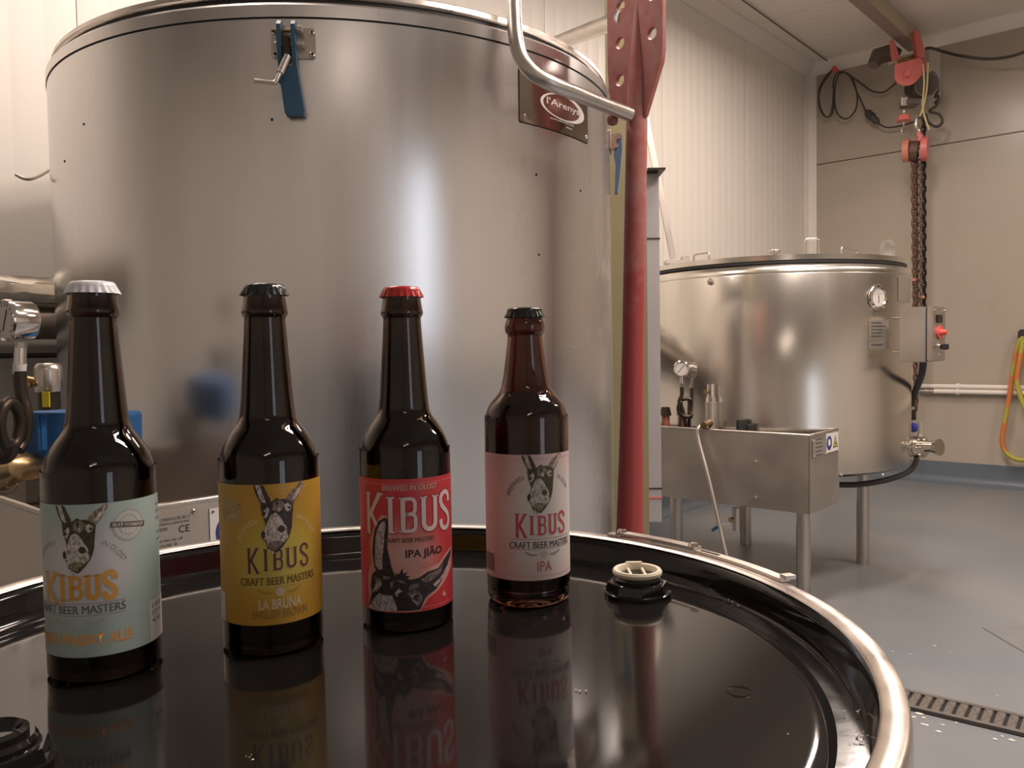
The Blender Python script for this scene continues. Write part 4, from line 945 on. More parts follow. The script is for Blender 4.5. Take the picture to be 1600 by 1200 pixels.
# dust specks on the lid edge
bm = B()
for (px, py, n_) in ((940, 877, 12), (1144, 941, 10), (1152, 947, 8), (1337, 1113, 5), (1343, 1146, 8), (1345, 1152, 8), (255, 889, 10), (330, 884, 10), (262, 885, 8), (910, 1080, 3), (1230, 1150, 2), (390, 1185, 4)):
    for i in range(n_):
        z_ = ZR-.0205 if (py < 1000 or px > 1300) else ZL+.0002
        q = dl(onz(px+random.gauss(0, 5), py+random.gauss(0, 2), z_)); s = random.uniform(.0003, .0008); q.z += .0012 if z_ < ZL+.0001 and False else .0006
        box(bm, q, (s*1.5, s, s*.4))
o = ob('dust_specks', bm, m_dust, dm); o['kind'] = 'stuff'

# ------------------------------------------------------------ bottles
LBL = ['aqua', 'yellow', 'red', 'pale pink']
def glass(name, col, rough=.02):
    m, nt, b = nodes(name); b.inputs['Base Color'].default_value = (*col, 1); b.inputs['Roughness'].default_value = rough
    b.inputs['Transmission Weight'].default_value = 1; b.inputs['IOR'].default_value = 1.5; return m
m_glass = glass('dark_brown_glass', (.15, .09, .06)); m_glass2 = glass('amber_glass', (.26, .11, .065))
m_beer = glass('beer_dark', (.10, .038, .018)); m_beer2 = glass('beer_amber', (.30, .06, .02))
m_beer.node_tree.nodes['Principled BSDF'].inputs['IOR'].default_value = 1.34
m_beer2.node_tree.nodes['Principled BSDF'].inputs['IOR'].default_value = 1.34
long_prof = [(0, .003), (.015, .0025), (.0225, 0), (.0255, 0), (.0285, .0022), (.0302, .006), (.0305, .011), (.0305, .109), (.0301, .1145), (.0288, .121), (.0262, .1275), (.0226, .1335), (.0190, .1385), (.0173, .1425), (.0166, .147), (.0158, .155), (.0146, .172), (.0134, .189), (.0127, .2005), (.0126, .2045), (.0138, .2062), (.0141, .2080), (.0138, .2098), (.0133, .2125), (.0128, .2165), (.0128, .2185), (.0126, .2225)]
short_prof = [(0, .003), (.015, .0025), (.023, 0), (.026, 0), (.0287, .0015), (.0300, .005), (.0302, .010), (.0297, .0125), (.0297, .0150), (.0302, .0175), (.0305, .0205), (.0305, .125), (.0302, .131), (.0292, .1365), (.0270, .142), (.0236, .1465), (.0205, .150), (.0184, .1535), (.0170, .159), (.0155, .168), (.0139, .180), (.0128, .1895), (.0127, .1925), (.0141, .1945), (.0146, .198), (.0141, .2015), (.0133, .2035), (.0130, .2065), (.0128, .2110)]
def catm(prof, n=3):
    P = smooth_path([(r, z, 0) for r, z in prof], n); return [(max(0, p.x), p.y) for p in P]
def cap_bm(h, top):
    bm = B(); seg = 84; rings = []
    pr = [(.0, 0, 0), (.0080, -.0002, 0), (.0112, -.0006, 0), (.0124, -.0018, 0), (.0130, -.0035, .25), (.0139, -.0058, .8), (.0146, -.0074, 1), (.0142, -.0074, 1), (.0132, -.0056, .6), (.0129, -.003, .1)]
    for r, dz, f in pr:
        if r == 0: v = bm.verts.new((0, 0, top)); rings.append([v]*seg); continue
        rings.append([bm.verts.new(((r + f*.0006*cos(21*2*pi*k/seg))*cos(2*pi*k/seg), (r + f*.0006*cos(21*2*pi*k/seg))*sin(2*pi*k/seg), top+dz)) for k in range(seg)])
    for a, b in zip(rings, rings[1:]):
        for k in range(seg):
            vs = []
            for v in (a[k], a[(k+1) % seg], b[(k+1) % seg], b[k]):
                if v not in vs: vs.append(v)
            if len(vs) > 2: bm.faces.new(vs)
    return bm
RB = .0305
class Bot: pass
def bottle(label, C, prof, top, fill, gm, bmm, capm, lz0, lz1, lm, mid):
    b = Bot(); b.c = C; t = thing('beer_bottle', label, 'bottle', (C[0], C[1], ZL), 0, 'four beer bottles on the drum lid'); b.t = t
    outer = catm(prof)
    inner = []
    for r, z in outer:
        if z < .006: continue
        inner.append((max(0, r-.0024), z))
    inner = [(0, .0065), (.02, .0065)] + inner
    prof_all = outer + [(outer[-1][0]-.0024, outer[-1][1])] + inner[::-1]
    ob('glass', lathe(B(), prof_all, 96), gm, t, ang=60)
    bp = [(0, .0070), (.02, .0070)] + [(r-.0001, z) for r, z in inner[2:] if z < fill]
    bp += [(bp[-1][0]-.0002, fill), (0, fill)]
    ob('beer', lathe(B(), bp, 64), bmm, t, ang=60)
    ob('cap', cap_bm(0, top), capm, t, ang=50)
    # label: thin sleeve, UV in metres (u along the girth from the side that faces the camera, v up from the bottle foot)
    bm = B(); uvl = bm.loops.layers.uv.new('UVMap'); n_ = 120; rr = RB+.00018; A = radians(168)
    base_a = mid
    lo = []; hi = []
    for k in range(n_+1):
        a = base_a - A + 2*A*k/n_
        lo.append((bm.verts.new((rr*sin(a), -rr*cos(a), lz0)), a)); hi.append((bm.verts.new((rr*sin(a), -rr*cos(a), lz1)), a))
    for k in range(n_):
        f = bm.faces.new((lo[k][0], lo[k+1][0], hi[k+1][0], hi[k][0]))
        for lpx, (a, z) in zip(f.loops, ((lo[k][1], lz0), (lo[k+1][1], lz0), (hi[k+1][1], lz1), (hi[k][1], lz1))): lpx[uvl].uv = (a*RB*10, z*10)
    b.label = ob('label', bm, lm, t, recalc=False); b.lz0, b.lz1 = lz0, lz1; return b
def luv(b, px, py):
    p = oncyl(px, py, b.c, RB+.0002); return atan2(p.x-b.c[0], -(p.y-b.c[1]))*RB, p.z-ZL
def lwrap(b, bm, name, m, lay):
    xs = [v.co.x for v in bm.verts]; x = min(xs)+.0012; cut = .0016
    while x < max(xs):
        bmesh.ops.bisect_plane(bm, geom=bm.verts[:]+bm.edges[:]+bm.faces[:], plane_co=(x, 0, 0), plane_no=(1, 0, 0)); x += cut
    off = RB + .00024 + lay*.00003
    for v in bm.verts:
        a = v.co.x/RB; y = min(max(v.co.y, b.lz0+.0003), b.lz1-.0003); v.co = Vector((off*sin(a), -off*cos(a), y))
    dg = [f for f in bm.faces if f.calc_area() < 1e-12]; bmesh.ops.delete(bm, geom=dg, context='FACES')
    for f in bm.faces:
        c = f.calc_center_median(); f.normal_update()
        if f.normal.x*c.x + f.normal.y*c.y < 0: f.normal_flip()
    me = bpy.data.meshes.new(name); bm.to_mesh(me); bm.free(); me.materials.append(m); o = bpy.data.objects.new(name, me); COL.objects.link(o); o.parent = b.label; return o
_mc = {}
def ink(col, fur=False):
    k = tuple(col) + (fur,)
    if k not in _mc: _mc[k] = mat('ink_%d' % len(_mc), tuple(c*.45 for c in col) if fur else col, .5, col2=tuple(min(1, c*1.25) for c in col) if fur else None, scale=900, stretch=(1, 1, .45), thr=(.36, .6))
    return _mc[k]
def txt(b, s, bl, tr, col, bold=.0, lay=3, h=None, base=None, dup=0):
    u0, v0 = luv(b, *bl); u1, v1 = luv(b, *tr)
    if base: v0 = luv(b, *base)[1]
    if h: v1 = v0 + h
    for k in range(dup): lwrap(b, merge(B(), text_bm(s, u1-u0, v1-v0, bold=bold), Matrix.Translation((u0+.00013*(k+1), v0+.00006*(k % 2), 0))), 'lettering', ink(col), lay+.5+.5*k)
    return lwrap(b, merge(B(), text_bm(s, u1-u0, v1-v0, bold=bold), Matrix.Translation((u0, v0, 0))), 'lettering', ink(col), lay)
def arctxt(b, s, p0, p1, h, col, bend, lay=3):
    """text along a shallow arc between two pixels; bend = sagitta as share of the length"""
    (u0, v0), (u1, v1) = luv(b, *p0), luv(b, *p1); L = hypot(u1-u0, v1-v0); bm = text_bm(s, L, h, bold=.01)
    dx, dy = (u1-u0)/L, (v1-v0)/L
    for v in bm.verts:
        x, y = v.co.x, v.co.y; sg = bend*L*4*(x/L)*(1-x/L); y += sg; v.co = Vector((u0+dx*x-dy*y, v0+dy*x+dx*y, 0))
    return lwrap(b, bm, 'lettering', ink(col), lay)
def stroke(bm, pts, wdt, closed=False):
    P = [Vector((p[0], p[1], 0)) for p in pts]; n = len(P); Ls = []; Rs = []
    for i in range(n):
        a = P[i-1] if (i > 0 or closed) else P[i]; c = P[(i+1) % n] if (i < n-1 or closed) else P[i]
        d = (c-a); d.normalize(); nn = Vector((-d.y, d.x, 0))
        if (0 < i < n-1) or closed:
            d1 = (P[i]-a).normalized(); k = max(.5, abs(Vector((-d1.y, d1.x, 0)).dot(nn))); wv = wdt/2/k
        else: wv = wdt/2
        Ls.append(bm.verts.new(P[i]+nn*wv)); Rs.append(bm.verts.new(P[i]-nn*wv))
    for i in range(n if closed else n-1):
        j = (i+1) % n; bm.faces.new((Ls[i], Rs[i], Rs[j], Ls[j]))
    return bm
def letter(ch, x0, y0, x1, y1, wt):
    """slab letter made of strokes; wt = stroke width in metres"""
    h = wt/2; L, R_, Bt, T = x0+h, x1-h, y0+h*.5, y1-h*.5; W = R_-L; H = T-Bt; bm = B(); sf = wt*.32
    def sv(xc, yb, w_): stroke(bm, [(xc-w_/2, yb), (xc+w_/2, yb)], sf)
    if ch == 'K':
        stroke(bm, [(L, y0), (L, y1)], wt); stroke(bm, [(L+h*.6, y0+(y1-y0)*.42), (R_-h*.2, y1)], wt*.95); stroke(bm, [(L+W*.28, y0+(y1-y0)*.50), (R_, y0)], wt*.95)
        sv(L, y1-sf/2, wt*1.6); sv(L, y0+sf/2, wt*1.5); sv(R_-h*.2, y1-sf/2, wt*1.6); sv(R_, y0+sf/2, wt*1.5)
    elif ch == 'I':
        xc = (x0+x1)/2; stroke(bm, [(xc, y0), (xc, y1)], wt); sv(xc, y1-sf/2, min(x1-x0, wt*1.9)); sv(xc, y0+sf/2, min(x1-x0, wt*1.9))
    elif ch == 'B':
        stroke(bm, [(L, y0), (L, y1)], wt); sv(L-h*.3, y1-sf/2, wt*1.4); sv(L-h*.3, y0+sf/2, wt*1.4)
        m_ = y0+(y1-y0)*.52
        for a, b_, rx in ((m_, y1, R_-h*.15), (y0, m_, R_)):
            t0 = b_-wt*.36 if b_ == y1 else b_; t1 = a+wt*.36 if a == y0 else a; c = min(wt*.9, (t0-t1)*.4)
            stroke(bm, [(L, t0), (rx-c, t0), (rx-c*.3, t0-c*.3), (rx, t0-c), (rx, t1+c), (rx-c*.3, t1+c*.3), (rx-c, t1), (L, t1)], wt*.75)
    elif ch == 'U':
        c = W*.5; pts = [(L, y1), (L, Bt+c)]
        for k in range(1, 8): a = pi + pi*k/8; pts.append(((L+R_)/2 + c*cos(a), Bt+c + c*sin(a)))
        pts += [(R_, Bt+c), (R_, y1)]; stroke(bm, pts, wt); sv(L, y1-sf/2, wt*1.7); sv(R_, y1-sf/2, wt*1.7)
    elif ch == 'S':
        c = W*.5; xm = (L+R_)/2; pts = [(R_, T-H*.28), (R_, T-c)]
        for k in range(1, 8): a = pi*k/8; pts.append((xm+c*cos(a), T-c+c*sin(a)))
        pts += [(L, T-c), (L, T-H*.24), (L+W*.12, T-H*.36), (R_-W*.12, Bt+H*.38), (R_, Bt+H*.26), (R_, Bt+c)]
        for k in range(1, 8): a = -pi*k/8; pts.append((xm+c*cos(a), Bt+c+c*sin(a)))
        pts += [(L, Bt+c), (L, Bt+H*.27)]; stroke(bm, pts, wt)
    return bm
def kibus(b, boxes, wt, col, under=None, uw=1.0, hmin=None):
    obs = []
    for ch, bl, tr in boxes:
        u0, v0 = luv(b, *bl); u1, v1 = luv(b, *tr)
        if under: lwrap(b, letter(ch, u0-uw*wt*.2, v0-uw*wt*.2, u1+uw*wt*.2, v1+uw*wt*.2, wt*(1+.45*uw)), 'letter_outline', ink(under), 2)
        lwrap(b, letter(ch, u0, v0, u1, v1, wt), 'letter', ink(col), 4)
def fromcrop(ox, oy, s): return lambda x, y: (ox+x/s, oy+y/s)

def label_mat(name, inner, outer, uc, vc, r0, r1, sx=1.0, rays=None, stripe=None):
    """printed label: radial colour wash centred on (uc, vc) metres"""
    m, nt, b = nodes(name); N = nt.nodes.new; L = nt.links.new; b.inputs['Roughness'].default_value = .42
    uv = N('ShaderNodeUVMap'); mp = N('ShaderNodeMapping'); L(uv.outputs[0], mp.inputs[0]); mp.inputs['Location'].default_value = (-uc*10*sx, -vc*10, 0); mp.inputs['Scale'].default_value = (sx, 1, 1)
    ln = N('ShaderNodeVectorMath'); ln.operation = 'LENGTH'; L(mp.outputs[0], ln.inputs[0])
    mr = N('ShaderNodeMapRange'); mr.interpolation_type = 'SMOOTHSTEP'; mr.inputs[1].default_value = r0*10; mr.inputs[2].default_value = r1*10; L(ln.outputs['Value'], mr.inputs[0])
    mx = N('ShaderNodeMix'); mx.data_type = 'RGBA'; mx.inputs[6].default_value = (*inner, 1); mx.inputs[7].default_value = (*outer, 1); L(mr.outputs[0], mx.inputs[0])
    out = mx.outputs[2]
    if rays:
        sp = N('ShaderNodeSeparateXYZ'); L(mp.outputs[0], sp.inputs[0]); at2 = N('ShaderNodeMath'); at2.operation = 'ARCTAN2'; L(sp.outputs[1], at2.inputs[0]); L(sp.outputs[0], at2.inputs[1])
        ml = N('ShaderNodeMath'); ml.operation = 'MULTIPLY'; ml.inputs[1].default_value = rays; L(at2.outputs[0], ml.inputs[0]); sn = N('ShaderNodeMath'); sn.operation = 'SINE'; L(ml.outputs[0], sn.inputs[0])
        m2 = N('ShaderNodeMapRange'); m2.inputs[1].default_value = -.3; m2.inputs[2].default_value = .3; m2.inputs[3].default_value = 0; m2.inputs[4].default_value = .28; L(sn.outputs[0], m2.inputs[0])
        mm = N('ShaderNodeMath'); mm.operation = 'MULTIPLY'; L(m2.outputs[0], mm.inputs[0]); L(mr.outputs[0], mm.inputs[1])
        mx2 = N('ShaderNodeMix'); mx2.data_type = 'RGBA'; L(mm.outputs[0], mx2.inputs[0]); L(out, mx2.inputs[6]); mx2.inputs[7].default_value = (*stripe, 1); out = mx2.outputs[2]
    L(out, b.inputs['Base Color']); return m
Bs = [None]*4
cs = [(-.2417, .4740), (-.1534, .5105), (-.0731, .5488), (.0099, .5940)]
class _t: pass
def pre(c): q = _t(); q.c = c; return q
k1 = luv(pre(cs[0]), 128, 905); k2_ = luv(pre(cs[1]), 432, 850); k3 = luv(pre(cs[2]), 630, 888); k4 = luv(pre(cs[3]), 842, 800)
lm1 = label_mat('aqua_label', (.64, .60, .61), (.37, .47, .44), k1[0], .066, .010, .034, .9, 240, (.58, .66, .60))
lm2 = label_mat('yellow_label', (.56, .46, .08), (.50, .275, .035), k2_[0], .060, .004, .036)
lm3 = label_mat('red_label', (.64, .38, .33), (.56, .045, .055), k3[0], .048, .002, .034, 1.0)
lm4 = label_mat('pink_label', (.64, .59, .56), (.64, .43, .42), k4[0]+.012, .062, .020, .060, .9)
b1 = bottle('brown beer bottle with a white cap and an aqua label, leftmost on the drum', cs[0], long_prof, .2255, .198, m_glass, m_beer, m_capw, .0160, .1010, lm1, k1[0]/RB)
b2 = bottle('brown beer bottle with a black cap and a yellow label', cs[1], long_prof, .2255, .190, m_glass, m_beer, m_capk, .0200, .1045, lm2, k2_[0]/RB)
b3 = bottle('brown beer bottle with a red cap and a red label', cs[2], long_prof, .2255, .190, m_glass, m_beer, m_capr, .0140, .1005, lm3, k3[0]/RB)
b4 = bottle('shorter amber beer bottle with a black cap and a pale pink label, rightmost', cs[3], short_prof, .2125, .152, m_glass2, m_beer2, m_capk, .0205, .1090, lm4, k4[0]/RB)

# --- donkey drawing, in the coordinates of a 9.23x crop of the yellow label
DK = [
 ('dark', [(515, 110), (640, 110), (690, 240), (760, 370), (770, 430), (700, 450), (620, 425), (560, 320), (525, 230)]),
 ('light', [(538, 118), (590, 115), (618, 210), (655, 310), (690, 400), (688, 425), (640, 412), (595, 340), (568, 250), (540, 180)]),
 ('mid', [(1180, 100), (1225, 78), (1215, 180), (1170, 290), (1110, 400), (1080, 440), (980, 375), (1010, 310), (1080, 230), (1150, 170)]),
 ('light', [(1195, 140), (1208, 170), (1178, 260), (1120, 350), (1075, 390), (1062, 360), (1120, 270), (1165, 200)]),
 ('dark', [(620, 430), (700, 425), (780, 400), (850, 345), (900, 370), (960, 360), (1010, 380), (1090, 420), (1085, 520), (1075, 640), (1070, 760), (1045, 860), (1020, 930), (940, 1050), (860, 1135), (800, 1115), (720, 1075), (690, 980), (640, 940), (628, 870), (685, 790), (690, 720), (655, 620), (628, 520)]),
 ('mid', [(830, 380), (900, 385), (960, 420), (930, 520), (860, 545), (790, 520), (800, 430)]),
 ('dark', [(845, 350), (880, 420), (860, 500), (835, 430)]),
 ('light', [(865, 490), (900, 480), (910, 530), (880, 550)]),
 ('light', [(650, 560), (720, 475), (745, 520), (725, 600), (690, 650), (655, 610)]),
 ('light', [(960, 440), (1010, 420), (1060, 460), (1050, 520), (1000, 545), (965, 500)]),
 ('dark', [(640, 560), (680, 545), (700, 580), (670, 615), (640, 600)]),
 ('dark', [(1010, 470), (1050, 465), (1050, 500), (1015, 505)]),
 ('light', [(765, 590), (840, 560), (900, 620), (950, 700), (1000, 780), (1000, 850), (1020, 900), (980, 960), (900, 1030), (850, 1110), (780, 1095), (725, 1045), (695, 965), (650, 940), (635, 870), (680, 800), (715, 700)]),
 ('mid', [(725, 1010), (800, 970), (900, 965), (955, 985), (895, 1040), (850, 1110), (780, 1095), (730, 1050)]),
 ('dark', circ(920, 795, 52, 14, 50)), ('dark', circ(660, 882, 28, 14, 58)),
 ('mid', [(890, 930), (930, 870), (940, 900), (900, 950)]), ('mid', [(710, 800), (745, 820), (740, 880), (715, 850)]),
 ('light', circ(748, 1105, 17, 10, 22)), ('light', circ(798, 1138, 17, 10, 24)),
]
def donkey(b, polys, cols, f, lay0=6):
    by = {}
    for i, (c, pl_) in enumerate(polys):
        lwrap(b, fill_bm([f(x, y) for x, y in pl_]), 'donkey_print', ink(cols[c], True), lay0 + i*.6)
cr2 = fromcrop(340, 740, 9.23)
def uvc2(x, y): return luv(b2, *cr2(x, y))
n2R, n2L = uvc2(920, 795), uvc2(660, 882)
def retarget(b, pR, pL):
    R_, L_2 = luv(b, *pR), luv(b, *pL); s = (R_[0]-L_2[0])/(n2R[0]-n2L[0]); s = max(.85, min(1.15, s))
    return lambda x, y: ((uvc2(x, y)[0]-n2R[0])*s + R_[0], (uvc2(x, y)[1]-n2R[1])*s + R_[1])
donkey(b2, DK, {'dark': (.045, .03, .028), 'light': (.55, .47, .43), 'mid': (.22, .16, .13)}, uvc2)
donkey(b1, DK, {'dark': (.05, .05, .025), 'light': (.55, .50, .46), 'mid': (.24, .20, .13)}, retarget(b1, (128.8, 859.4), (101.9, 876)))
donkey(b4, DK, {'dark': (.06, .05, .025), 'light': (.50, .46, .40), 'mid': (.24, .20, .13)}, retarget(b4, (850.4, 769.3), (826.9, 775.5)))
cr3 = fromcrop(560, 830, 9.233)
DK3 = [
 ('dark', [(389, -200), (425, -169), (432, -60), (430, 60), (420, 240), (450, 380), (480, 520), (540, 660), (420, 650), (260, 570), (230, 500), (205, 300), (215, 120), (239, -27), (301, -151)]),
 ('light', [(330, -120), (380, -150), (395, -60), (375, 30), (370, 200), (350, 350), (350, 540), (300, 560), (245, 480), (240, 330), (250, 120), (270, 0), (300, -80)]),
 ('dark', [(760, 700), (870, 670), (1000, 580), (1150, 530), (1230, 400), (1325, 240), (1320, 340), (1270, 530), (1200, 700), (1120, 830), (1040, 890), (980, 890), (880, 830)]),
 ('mid', [(900, 700), (1010, 620), (1150, 550), (1225, 440), (1180, 600), (1040, 715), (960, 740)]),
 ('light', [(1070, 770), (1180, 660), (1270, 500), (1305, 380), (1285, 500), (1200, 680), (1110, 800)]),
 ('dark', [(205, 620), (260, 560), (420, 630), (540, 645), (700, 690), (860, 700), (960, 760), (1030, 890), (960, 970), (890, 1130), (560, 1150), (150, 1090), (175, 1000), (200, 900), (185, 780)]),
 ('dark', [(560, 660), (525, 600), (590, 620), (637, 525), (645, 610), (712, 590), (680, 640), (745, 650), (700, 690)]),
 ('light', [(300, 890), (400, 920), (490, 930), (560, 1090), (555, 1150), (300, 1150), (150, 1090), (240, 960)]),
 ('mid', [(230, 640), (330, 690), (350, 780), (280, 860), (205, 890), (190, 800), (260, 740)]),
 ('light', [(270, 720), (320, 720), (330, 780), (270, 830), (215, 870), (240, 800)]),
 ('mid', [(700, 890), (820, 840), (910, 900), (925, 980), (870, 1070), (780, 990)]),
 ('light', [(760, 930), (830, 895), (905, 930), (915, 960), (850, 915), (780, 950)]),
 ('light', [(770, 990), (800, 985), (860, 1050), (850, 1070)]),
 ('dark', circ(842, 955, 52, 12, 46)), ('light', circ(866, 965, 10, 8, 14)), ('dark', circ(215, 785, 28, 12, 44)),
 ('light', [(530, 880), (590, 825), (640, 870), (580, 890), (565, 945), (530, 920)]), ('mid', [(460, 740), (520, 700), (510, 760), (480, 840)]),
 ('mid', [(540, 700), (640, 700), (700, 760), (600, 740)]), ('mid', [(360, 640), (470, 650), (440, 690), (370, 690)]),
 ('mid', [(760, 760), (860, 740), (870, 800), (790, 830), (720, 860)]),
]
# pale halo round the red label's donkey
lwrap(b3, fill_bm([luv(b3, *cr3(x, y)) for x, y in [(150, 1090), (150, 900), (140, 640), (190, 450), (170, 150), (230, -90), (330, -230), (470, -210), (470, -20), (475, 250), (500, 440), (560, 500), (650, 470), (740, 600), (860, 620), (1010, 530), (1160, 460), (1250, 330), (1335, 190), (1335, 480), (1240, 720), (1120, 880), (1010, 960), (920, 1110), (900, 1150), (500, 1160)]]), 'donkey_halo', ink((.66, .34, .30)), .5)
donkey(b3, DK3, {'dark': (.035, .025, .028), 'light': (.48, .42, .44), 'mid': (.20, .155, .155)}, lambda x, y: luv(b3, *cr3(x, y)), 8)

def crbox(cr, L): return [(ch, cr(*a), cr(*b_)) for ch, a, b_ in L]
c5 = fromcrop(560, 735, 10.43)
kibus(b3, crbox(c5, [('K', (155, 1025), (388, 372)), ('I', (452, 1022), (598, 435)), ('B', (695, 1020), (962, 428)), ('U', (1035, 988), (1275, 392)), ('S', (1322, 978), (1466, 298))]), .0030, (.72, .58, .57), (.38, .03, .04), 1.0)
txt(b3, 'BREWED IN OLOST', c5(392, 330), c5(1268, 185), (.56, .40, .34), 0, h=.0036, dup=2)
txt(b3, 'CRAFT BEER MASTERS', c5(440, 1175), c5(1225, 1050), (.16, .08, .06), .0, h=.0030, dup=2, lay=9)
txt(b3, 'IPA JI\u00c3O', cr3(680, 420), cr3(1200, 165), (.055, .015, .018), .03, h=.0078)
txt(b3, '882', cr3(890, 520), cr3(1010, 440), (.70, .25, .24), h=.0030)
def hline(b, x0, x1, py, w_, col, lay=3):
    u0, v = luv(b, x0, py); u1, _ = luv(b, x1, py); return lwrap(b, fill_bm([(u0, v-w_/2), (u1, v-w_/2), (u1, v+w_/2), (u0, v+w_/2)]), 'printed_rule', ink(col), lay)
def dots(b, x0, x1, v, n, r, col):
    u0 = luv(b, x0, 800)[0]; u1 = luv(b, x1, 800)[0]; bm = B()
    for k in range(n):
        u = u0+(u1-u0)*k/(n-1); vs = [bm.verts.new((u+sx*r, v+sy*r, 0)) for sx, sy in ((-1, -1), (1, -1), (1, 1), (-1, 1))]; bm.faces.new(vs)
    lwrap(b, bm, 'dotted_rule', ink(col), 2)
dots(b3, 567, 703, .0975, 60, .00022, (.80, .50, .45)); dots(b3, 660, 704, .0165, 26, .00022, (.8, .5, .45))
for (x, y, r) in ((1235, 905, 26), (1235, 870, 12)): lwrap(b3, fill_bm([luv(b3, *cr3(a, c)) for a, c in circ(x, y, r, 10)]), 'printed_mark', ink((.75, .35, .33)), 3)
# yellow label
c4 = fromcrop(340, 840, 8.89)
kibus(b2, crbox(c4, [('K', (425, 500), (572, 145)), ('I', (625, 468), (712, 160)), ('B', (778, 458), (908, 150)), ('U', (962, 420), (1092, 120)), ('S', (1145, 402), (1252, 58))]), .00165, (.12, .045, .025), (.62, .44, .20), .9)
txt(b2, 'CRAFT BEER MASTERS', c4(325, 665), c4(1325, 450), (.15, .085, .025), 0, h=.0046, dup=2)
CV = luv(b2, *c4(800, 520))[1]
u0 = luv(b2, *c4(310, 540))[0]; u1 = luv(b2, *c4(1330, 540))[0]; va = luv(b2, *c4(470, 545))[1]; vb = luv(b2, *c4(470, 695))[1]
for v_, ext in ((va, 0), (vb, .003)): lwrap(b2, fill_bm([(u0+ext, v_), (u1-ext, v_), (u1-ext, v_+.0005), (u0+ext, v_+.0005)]), 'printed_rule', ink((.60, .45, .18)), 3)
txt(b2, 'LA BRUNA', c4(575, 1010), c4(1160, 830), (.66, .50, .36), .02, h=.0062)
txt(b2, 'ENGLISH BROWN', c4(485, 1135), c4(1240, 930), (.30, .17, .04), .02, h=.0050)
def wings(b, c, w_, col, colc, s=1):
    bm = B()
    for sg in (-1, 1):
        pts = [(.004, 0), (.008, .0004), (.013, .0022), (.0128, .0009), (.009, -.0012), (.005, -.0008)]
        merge(bm, fill_bm([(c[0]+sg*x*s, c[1]+y*s) for x, y in pts]))
    lwrap(b, bm, 'wing_print', ink(col), 2); lwrap(b, fill_bm([(c[0]+x*s, c[1]+y*s) for x, y in circ(0, 0, .0027, 18)]), 'hop_print', ink(colc), 4)
wings(b2, luv(b2, *c4(870, 748)), 1, (.42, .24, .05), (.58, .46, .34))
arctxt(b2, 'BREWED', cr2(330, 975), cr2(590, 700), .0030, (.64, .50, .26), .10)
arctxt(b2, 'IN OLOST', cr2(1130, 640), cr2(1350, 880), .0030, (.64, .50, .26), .10)
def badge(b, c, r, ang, col, col2, text_, bar, tcol):
    bm = B(); n = 36
    pts = [(c[0]+(r*(1+.03*(k % 2)))*cos(2*pi*k/n), c[1]+(r*(1+.03*(k % 2)))*sin(2*pi*k/n)) for k in range(n)]
    lwrap(b, fill_bm(pts), 'badge_print', ink(col), 1.2); lwrap(b, fill_bm([(c[0]+r*.9*cos(2*pi*k/n), c[1]+r*.9*sin(2*pi*k/n)) for k in range(n)]), 'badge_print', ink(col2), 1.8)
    lwrap(b, stroke(B(), [(c[0]+r*.62*cos(2*pi*k/n), c[1]+r*.62*sin(2*pi*k/n)) for k in range(n)], r*.07, True), 'badge_print', ink(col), 2.4)
    for k in range(4): x = c[0]+(-.33+.22*k)*r; lwrap(b, fill_bm([(x-.05*r, c[1]-.55*r), (x+.05*r, c[1]-.55*r), (x+.05*r, c[1]-.12*r), (x-.05*r, c[1]-.12*r)]), 'badge_print', ink(tcol), 3)
    ca, sa = cos(ang), sin(ang)
    rot = lambda x, y: (c[0]+x*ca-y*sa, c[1]+x*sa+y*ca)
    lwrap(b, fill_bm([rot(-r*1.12, -.16*r), rot(r*1.12, -.16*r), rot(r*1.12, .2*r), rot(-r*1.12, .2*r)]), 'badge_bar', ink(bar), 4)
    bm = text_bm(text_, r*1.95, r*.22, bold=.01, center=True)
    for v in bm.verts: x, y = rot(v.co.x, v.co.y+.02*r); v.co = Vector((x, y, 0))
    lwrap(b, bm, 'lettering', ink(tcol), 5)
badge(b2, luv(b2, 361, 799), .0074, .5, (.40, .27, .10), (.42, .31, .13), 'BLAT FORMENT', (.33, .21, .08), (.55, .42, .25))
u0, v0 = luv(b2, 352, 925)
lwrap(b2, fill_bm([(u0-.02, b2.lz0+.0004), (u0, b2.lz0+.0004), (u0, v0), (u0-.02, v0)]), 'barcode_panel', ink((.62, .58, .58)), 2)
dots(b2, 345, 498, .1015, 70, .0002, (.70, .45, .12))
# aqua label
c1a = fromcrop(60, 880, 8)
kibus(b1, crbox(c1a, [('K', (112, 480), (248, 125)), ('I', (262, 472), (350, 150)), ('B', (390, 468), (560, 160)), ('U', (590, 452), (772, 140)), ('S', (800, 455), (988, 80))]), .0026, (.66, .34, .07), (.56, .47, .42), .9)
txt(b1, 'CRAFT BEER MASTERS', c1a(75, 620), c1a(1085, 460), (.15, .14, .125), 0, h=.0046, base=c1a(520, 640), dup=2)
u0 = luv(b1, *c1a(75, 500))[0]; u1 = luv(b1, *c1a(1090, 500))[0]; va = luv(b1, *c1a(400, 520))[1]; vb = luv(b1, *c1a(400, 668))[1]
for v_ in (va, vb): lwrap(b1, fill_bm([(u0, v_), (u1, v_), (u1, v_+.0004), (u0, v_+.0004)]), 'printed_rule', ink((.42, .25, .24)), 3)
txt(b1, 'ARNE WHEAT ALE', c1a(80, 985), c1a(1168, 810), (.74, .38, .14), .045, h=.0062, base=c1a(600, 1030))
wings(b1, luv(b1, *c1a(500, 755)), 1, (.40, .42, .38), (.50, .50, .47), 1.05)
cr1 = fromcrop(60, 750, 8)
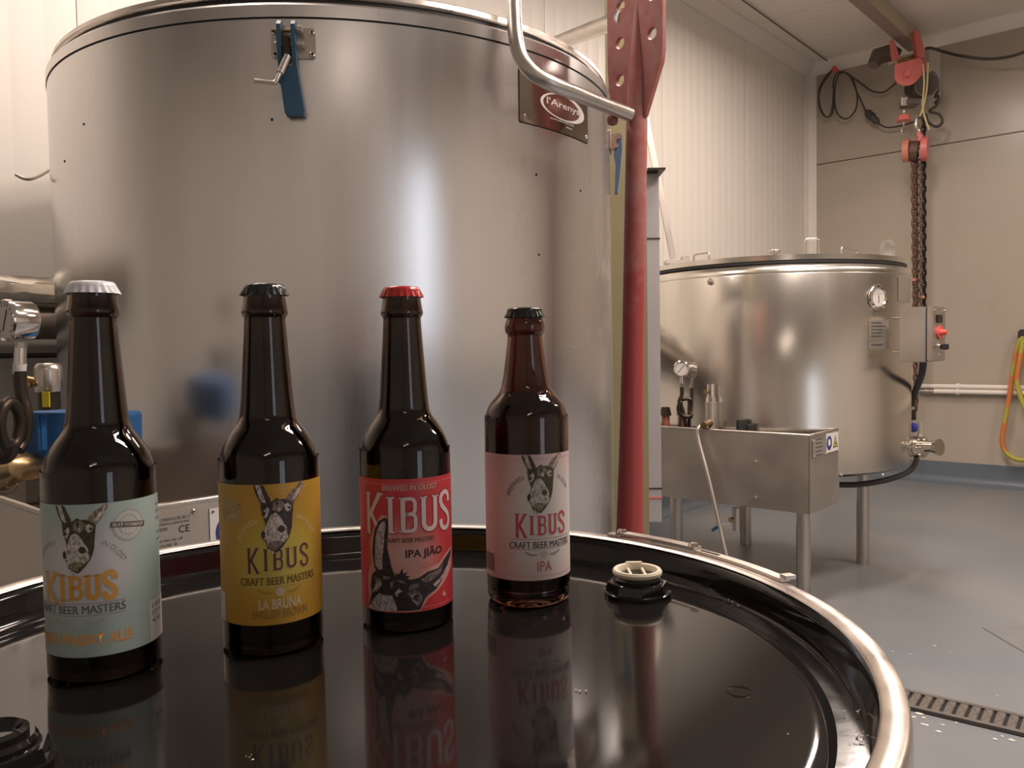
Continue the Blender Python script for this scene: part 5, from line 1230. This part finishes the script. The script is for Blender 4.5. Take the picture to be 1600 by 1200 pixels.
arctxt(b1, 'BREWED', cr1(60, 1010), cr1(230, 800), .0030, (.38, .38, .36), .10); arctxt(b1, 'IN OLOST', cr1(770, 800), cr1(1060, 1030), .0030, (.33, .33, .31), .10)
badge(b1, luv(b1, *cr1(1130, 555)), .0088, -.13, (.42, .38, .36), (.52, .54, .50), 'BLAT FORMENT', (.11, .08, .07), (.62, .60, .57))
u0, v0 = luv(b1, *c1a(1385, 480)); 
lwrap(b1, fill_bm([(u0, b1.lz0+.0004), (u0+.02, b1.lz0+.0004), (u0+.02, v0), (u0, v0)]), 'barcode_panel', ink((.66, .62, .60)), 2)
for k in range(3): txt(b1, ('L008', '07/19', '430')[k], c1a(1420, 560+k*95), c1a(1520, 480+k*95), (.15, .14, .13), .01, h=.0030, lay=3)
for k in range(6): lwrap(b1, fill_bm([(luv(b1, 243, 800)[0], .094-k*.0042), (luv(b1, 243, 800)[0]+.012, .094-k*.0042), (luv(b1, 243, 800)[0]+.012, .0955-k*.0042), (luv(b1, 243, 800)[0], .0955-k*.0042)]), 'printed_line', ink((.22, .27, .25)), 3) if k in (0, 1, 2, 4, 5) else None
# pale pink label
c8 = fromcrop(755, 790, 10)
kibus(b4, crbox(c8, [('K', (512, 500), (682, 130)), ('I', (718, 460), (802, 160)), ('B', (858, 468), (988, 150)), ('U', (1025, 445), (1140, 115)), ('S', (1172, 432), (1265, 65))]), .0020, (.47, .075, .085), (.60, .52, .48), .6)
txt(b4, 'CRAFT BEER MASTERS', c8(412, 660), c8(1312, 470), (.10, .075, .075), 0, h=.0046, dup=2)
u0 = luv(b4, *c8(395, 540))[0]; u1 = luv(b4, *c8(1320, 500))[0]; va = luv(b4, *c8(700, 535))[1]; vb = luv(b4, *c8(700, 690))[1]
for v_ in (va, vb): lwrap(b4, fill_bm([(u0, v_), (u1, v_), (u1, v_+.0004), (u0, v_+.0004)]), 'printed_rule', ink((.35, .22, .21)), 3)
txt(b4, 'IPA', c8(848, 1030), c8(1070, 870), (.45, .12, .13), .01, h=.0070)
wings(b4, luv(b4, *c8(950, 755)), 1, (.34, .28, .24), (.50, .44, .40), 1.05)
c7 = fromcrop(755, 695, 10.43)
arctxt(b4, 'BREWED', c7(430, 835), c7(680, 555), .0032, (.16, .13, .13), .10); arctxt(b4, 'IN OLOST', c7(1190, 530), c7(1340, 740), .0032, (.30, .25, .23), .10)
u0, v0 = luv(b4, *c8(175, 750))
lwrap(b4, fill_bm([(u0-.02, .0245), (u0, .0245), (u0, v0), (u0-.02, v0)]), 'printed_panel', ink((.22, .13, .12)), 2)
for v_ in (.1058, .0235): lwrap(b4, fill_bm([(-.03, v_), (.045, v_), (.045, v_+.0003), (-.03, v_+.0003)]), 'printed_rule', ink((.45, .33, .32)), 2)
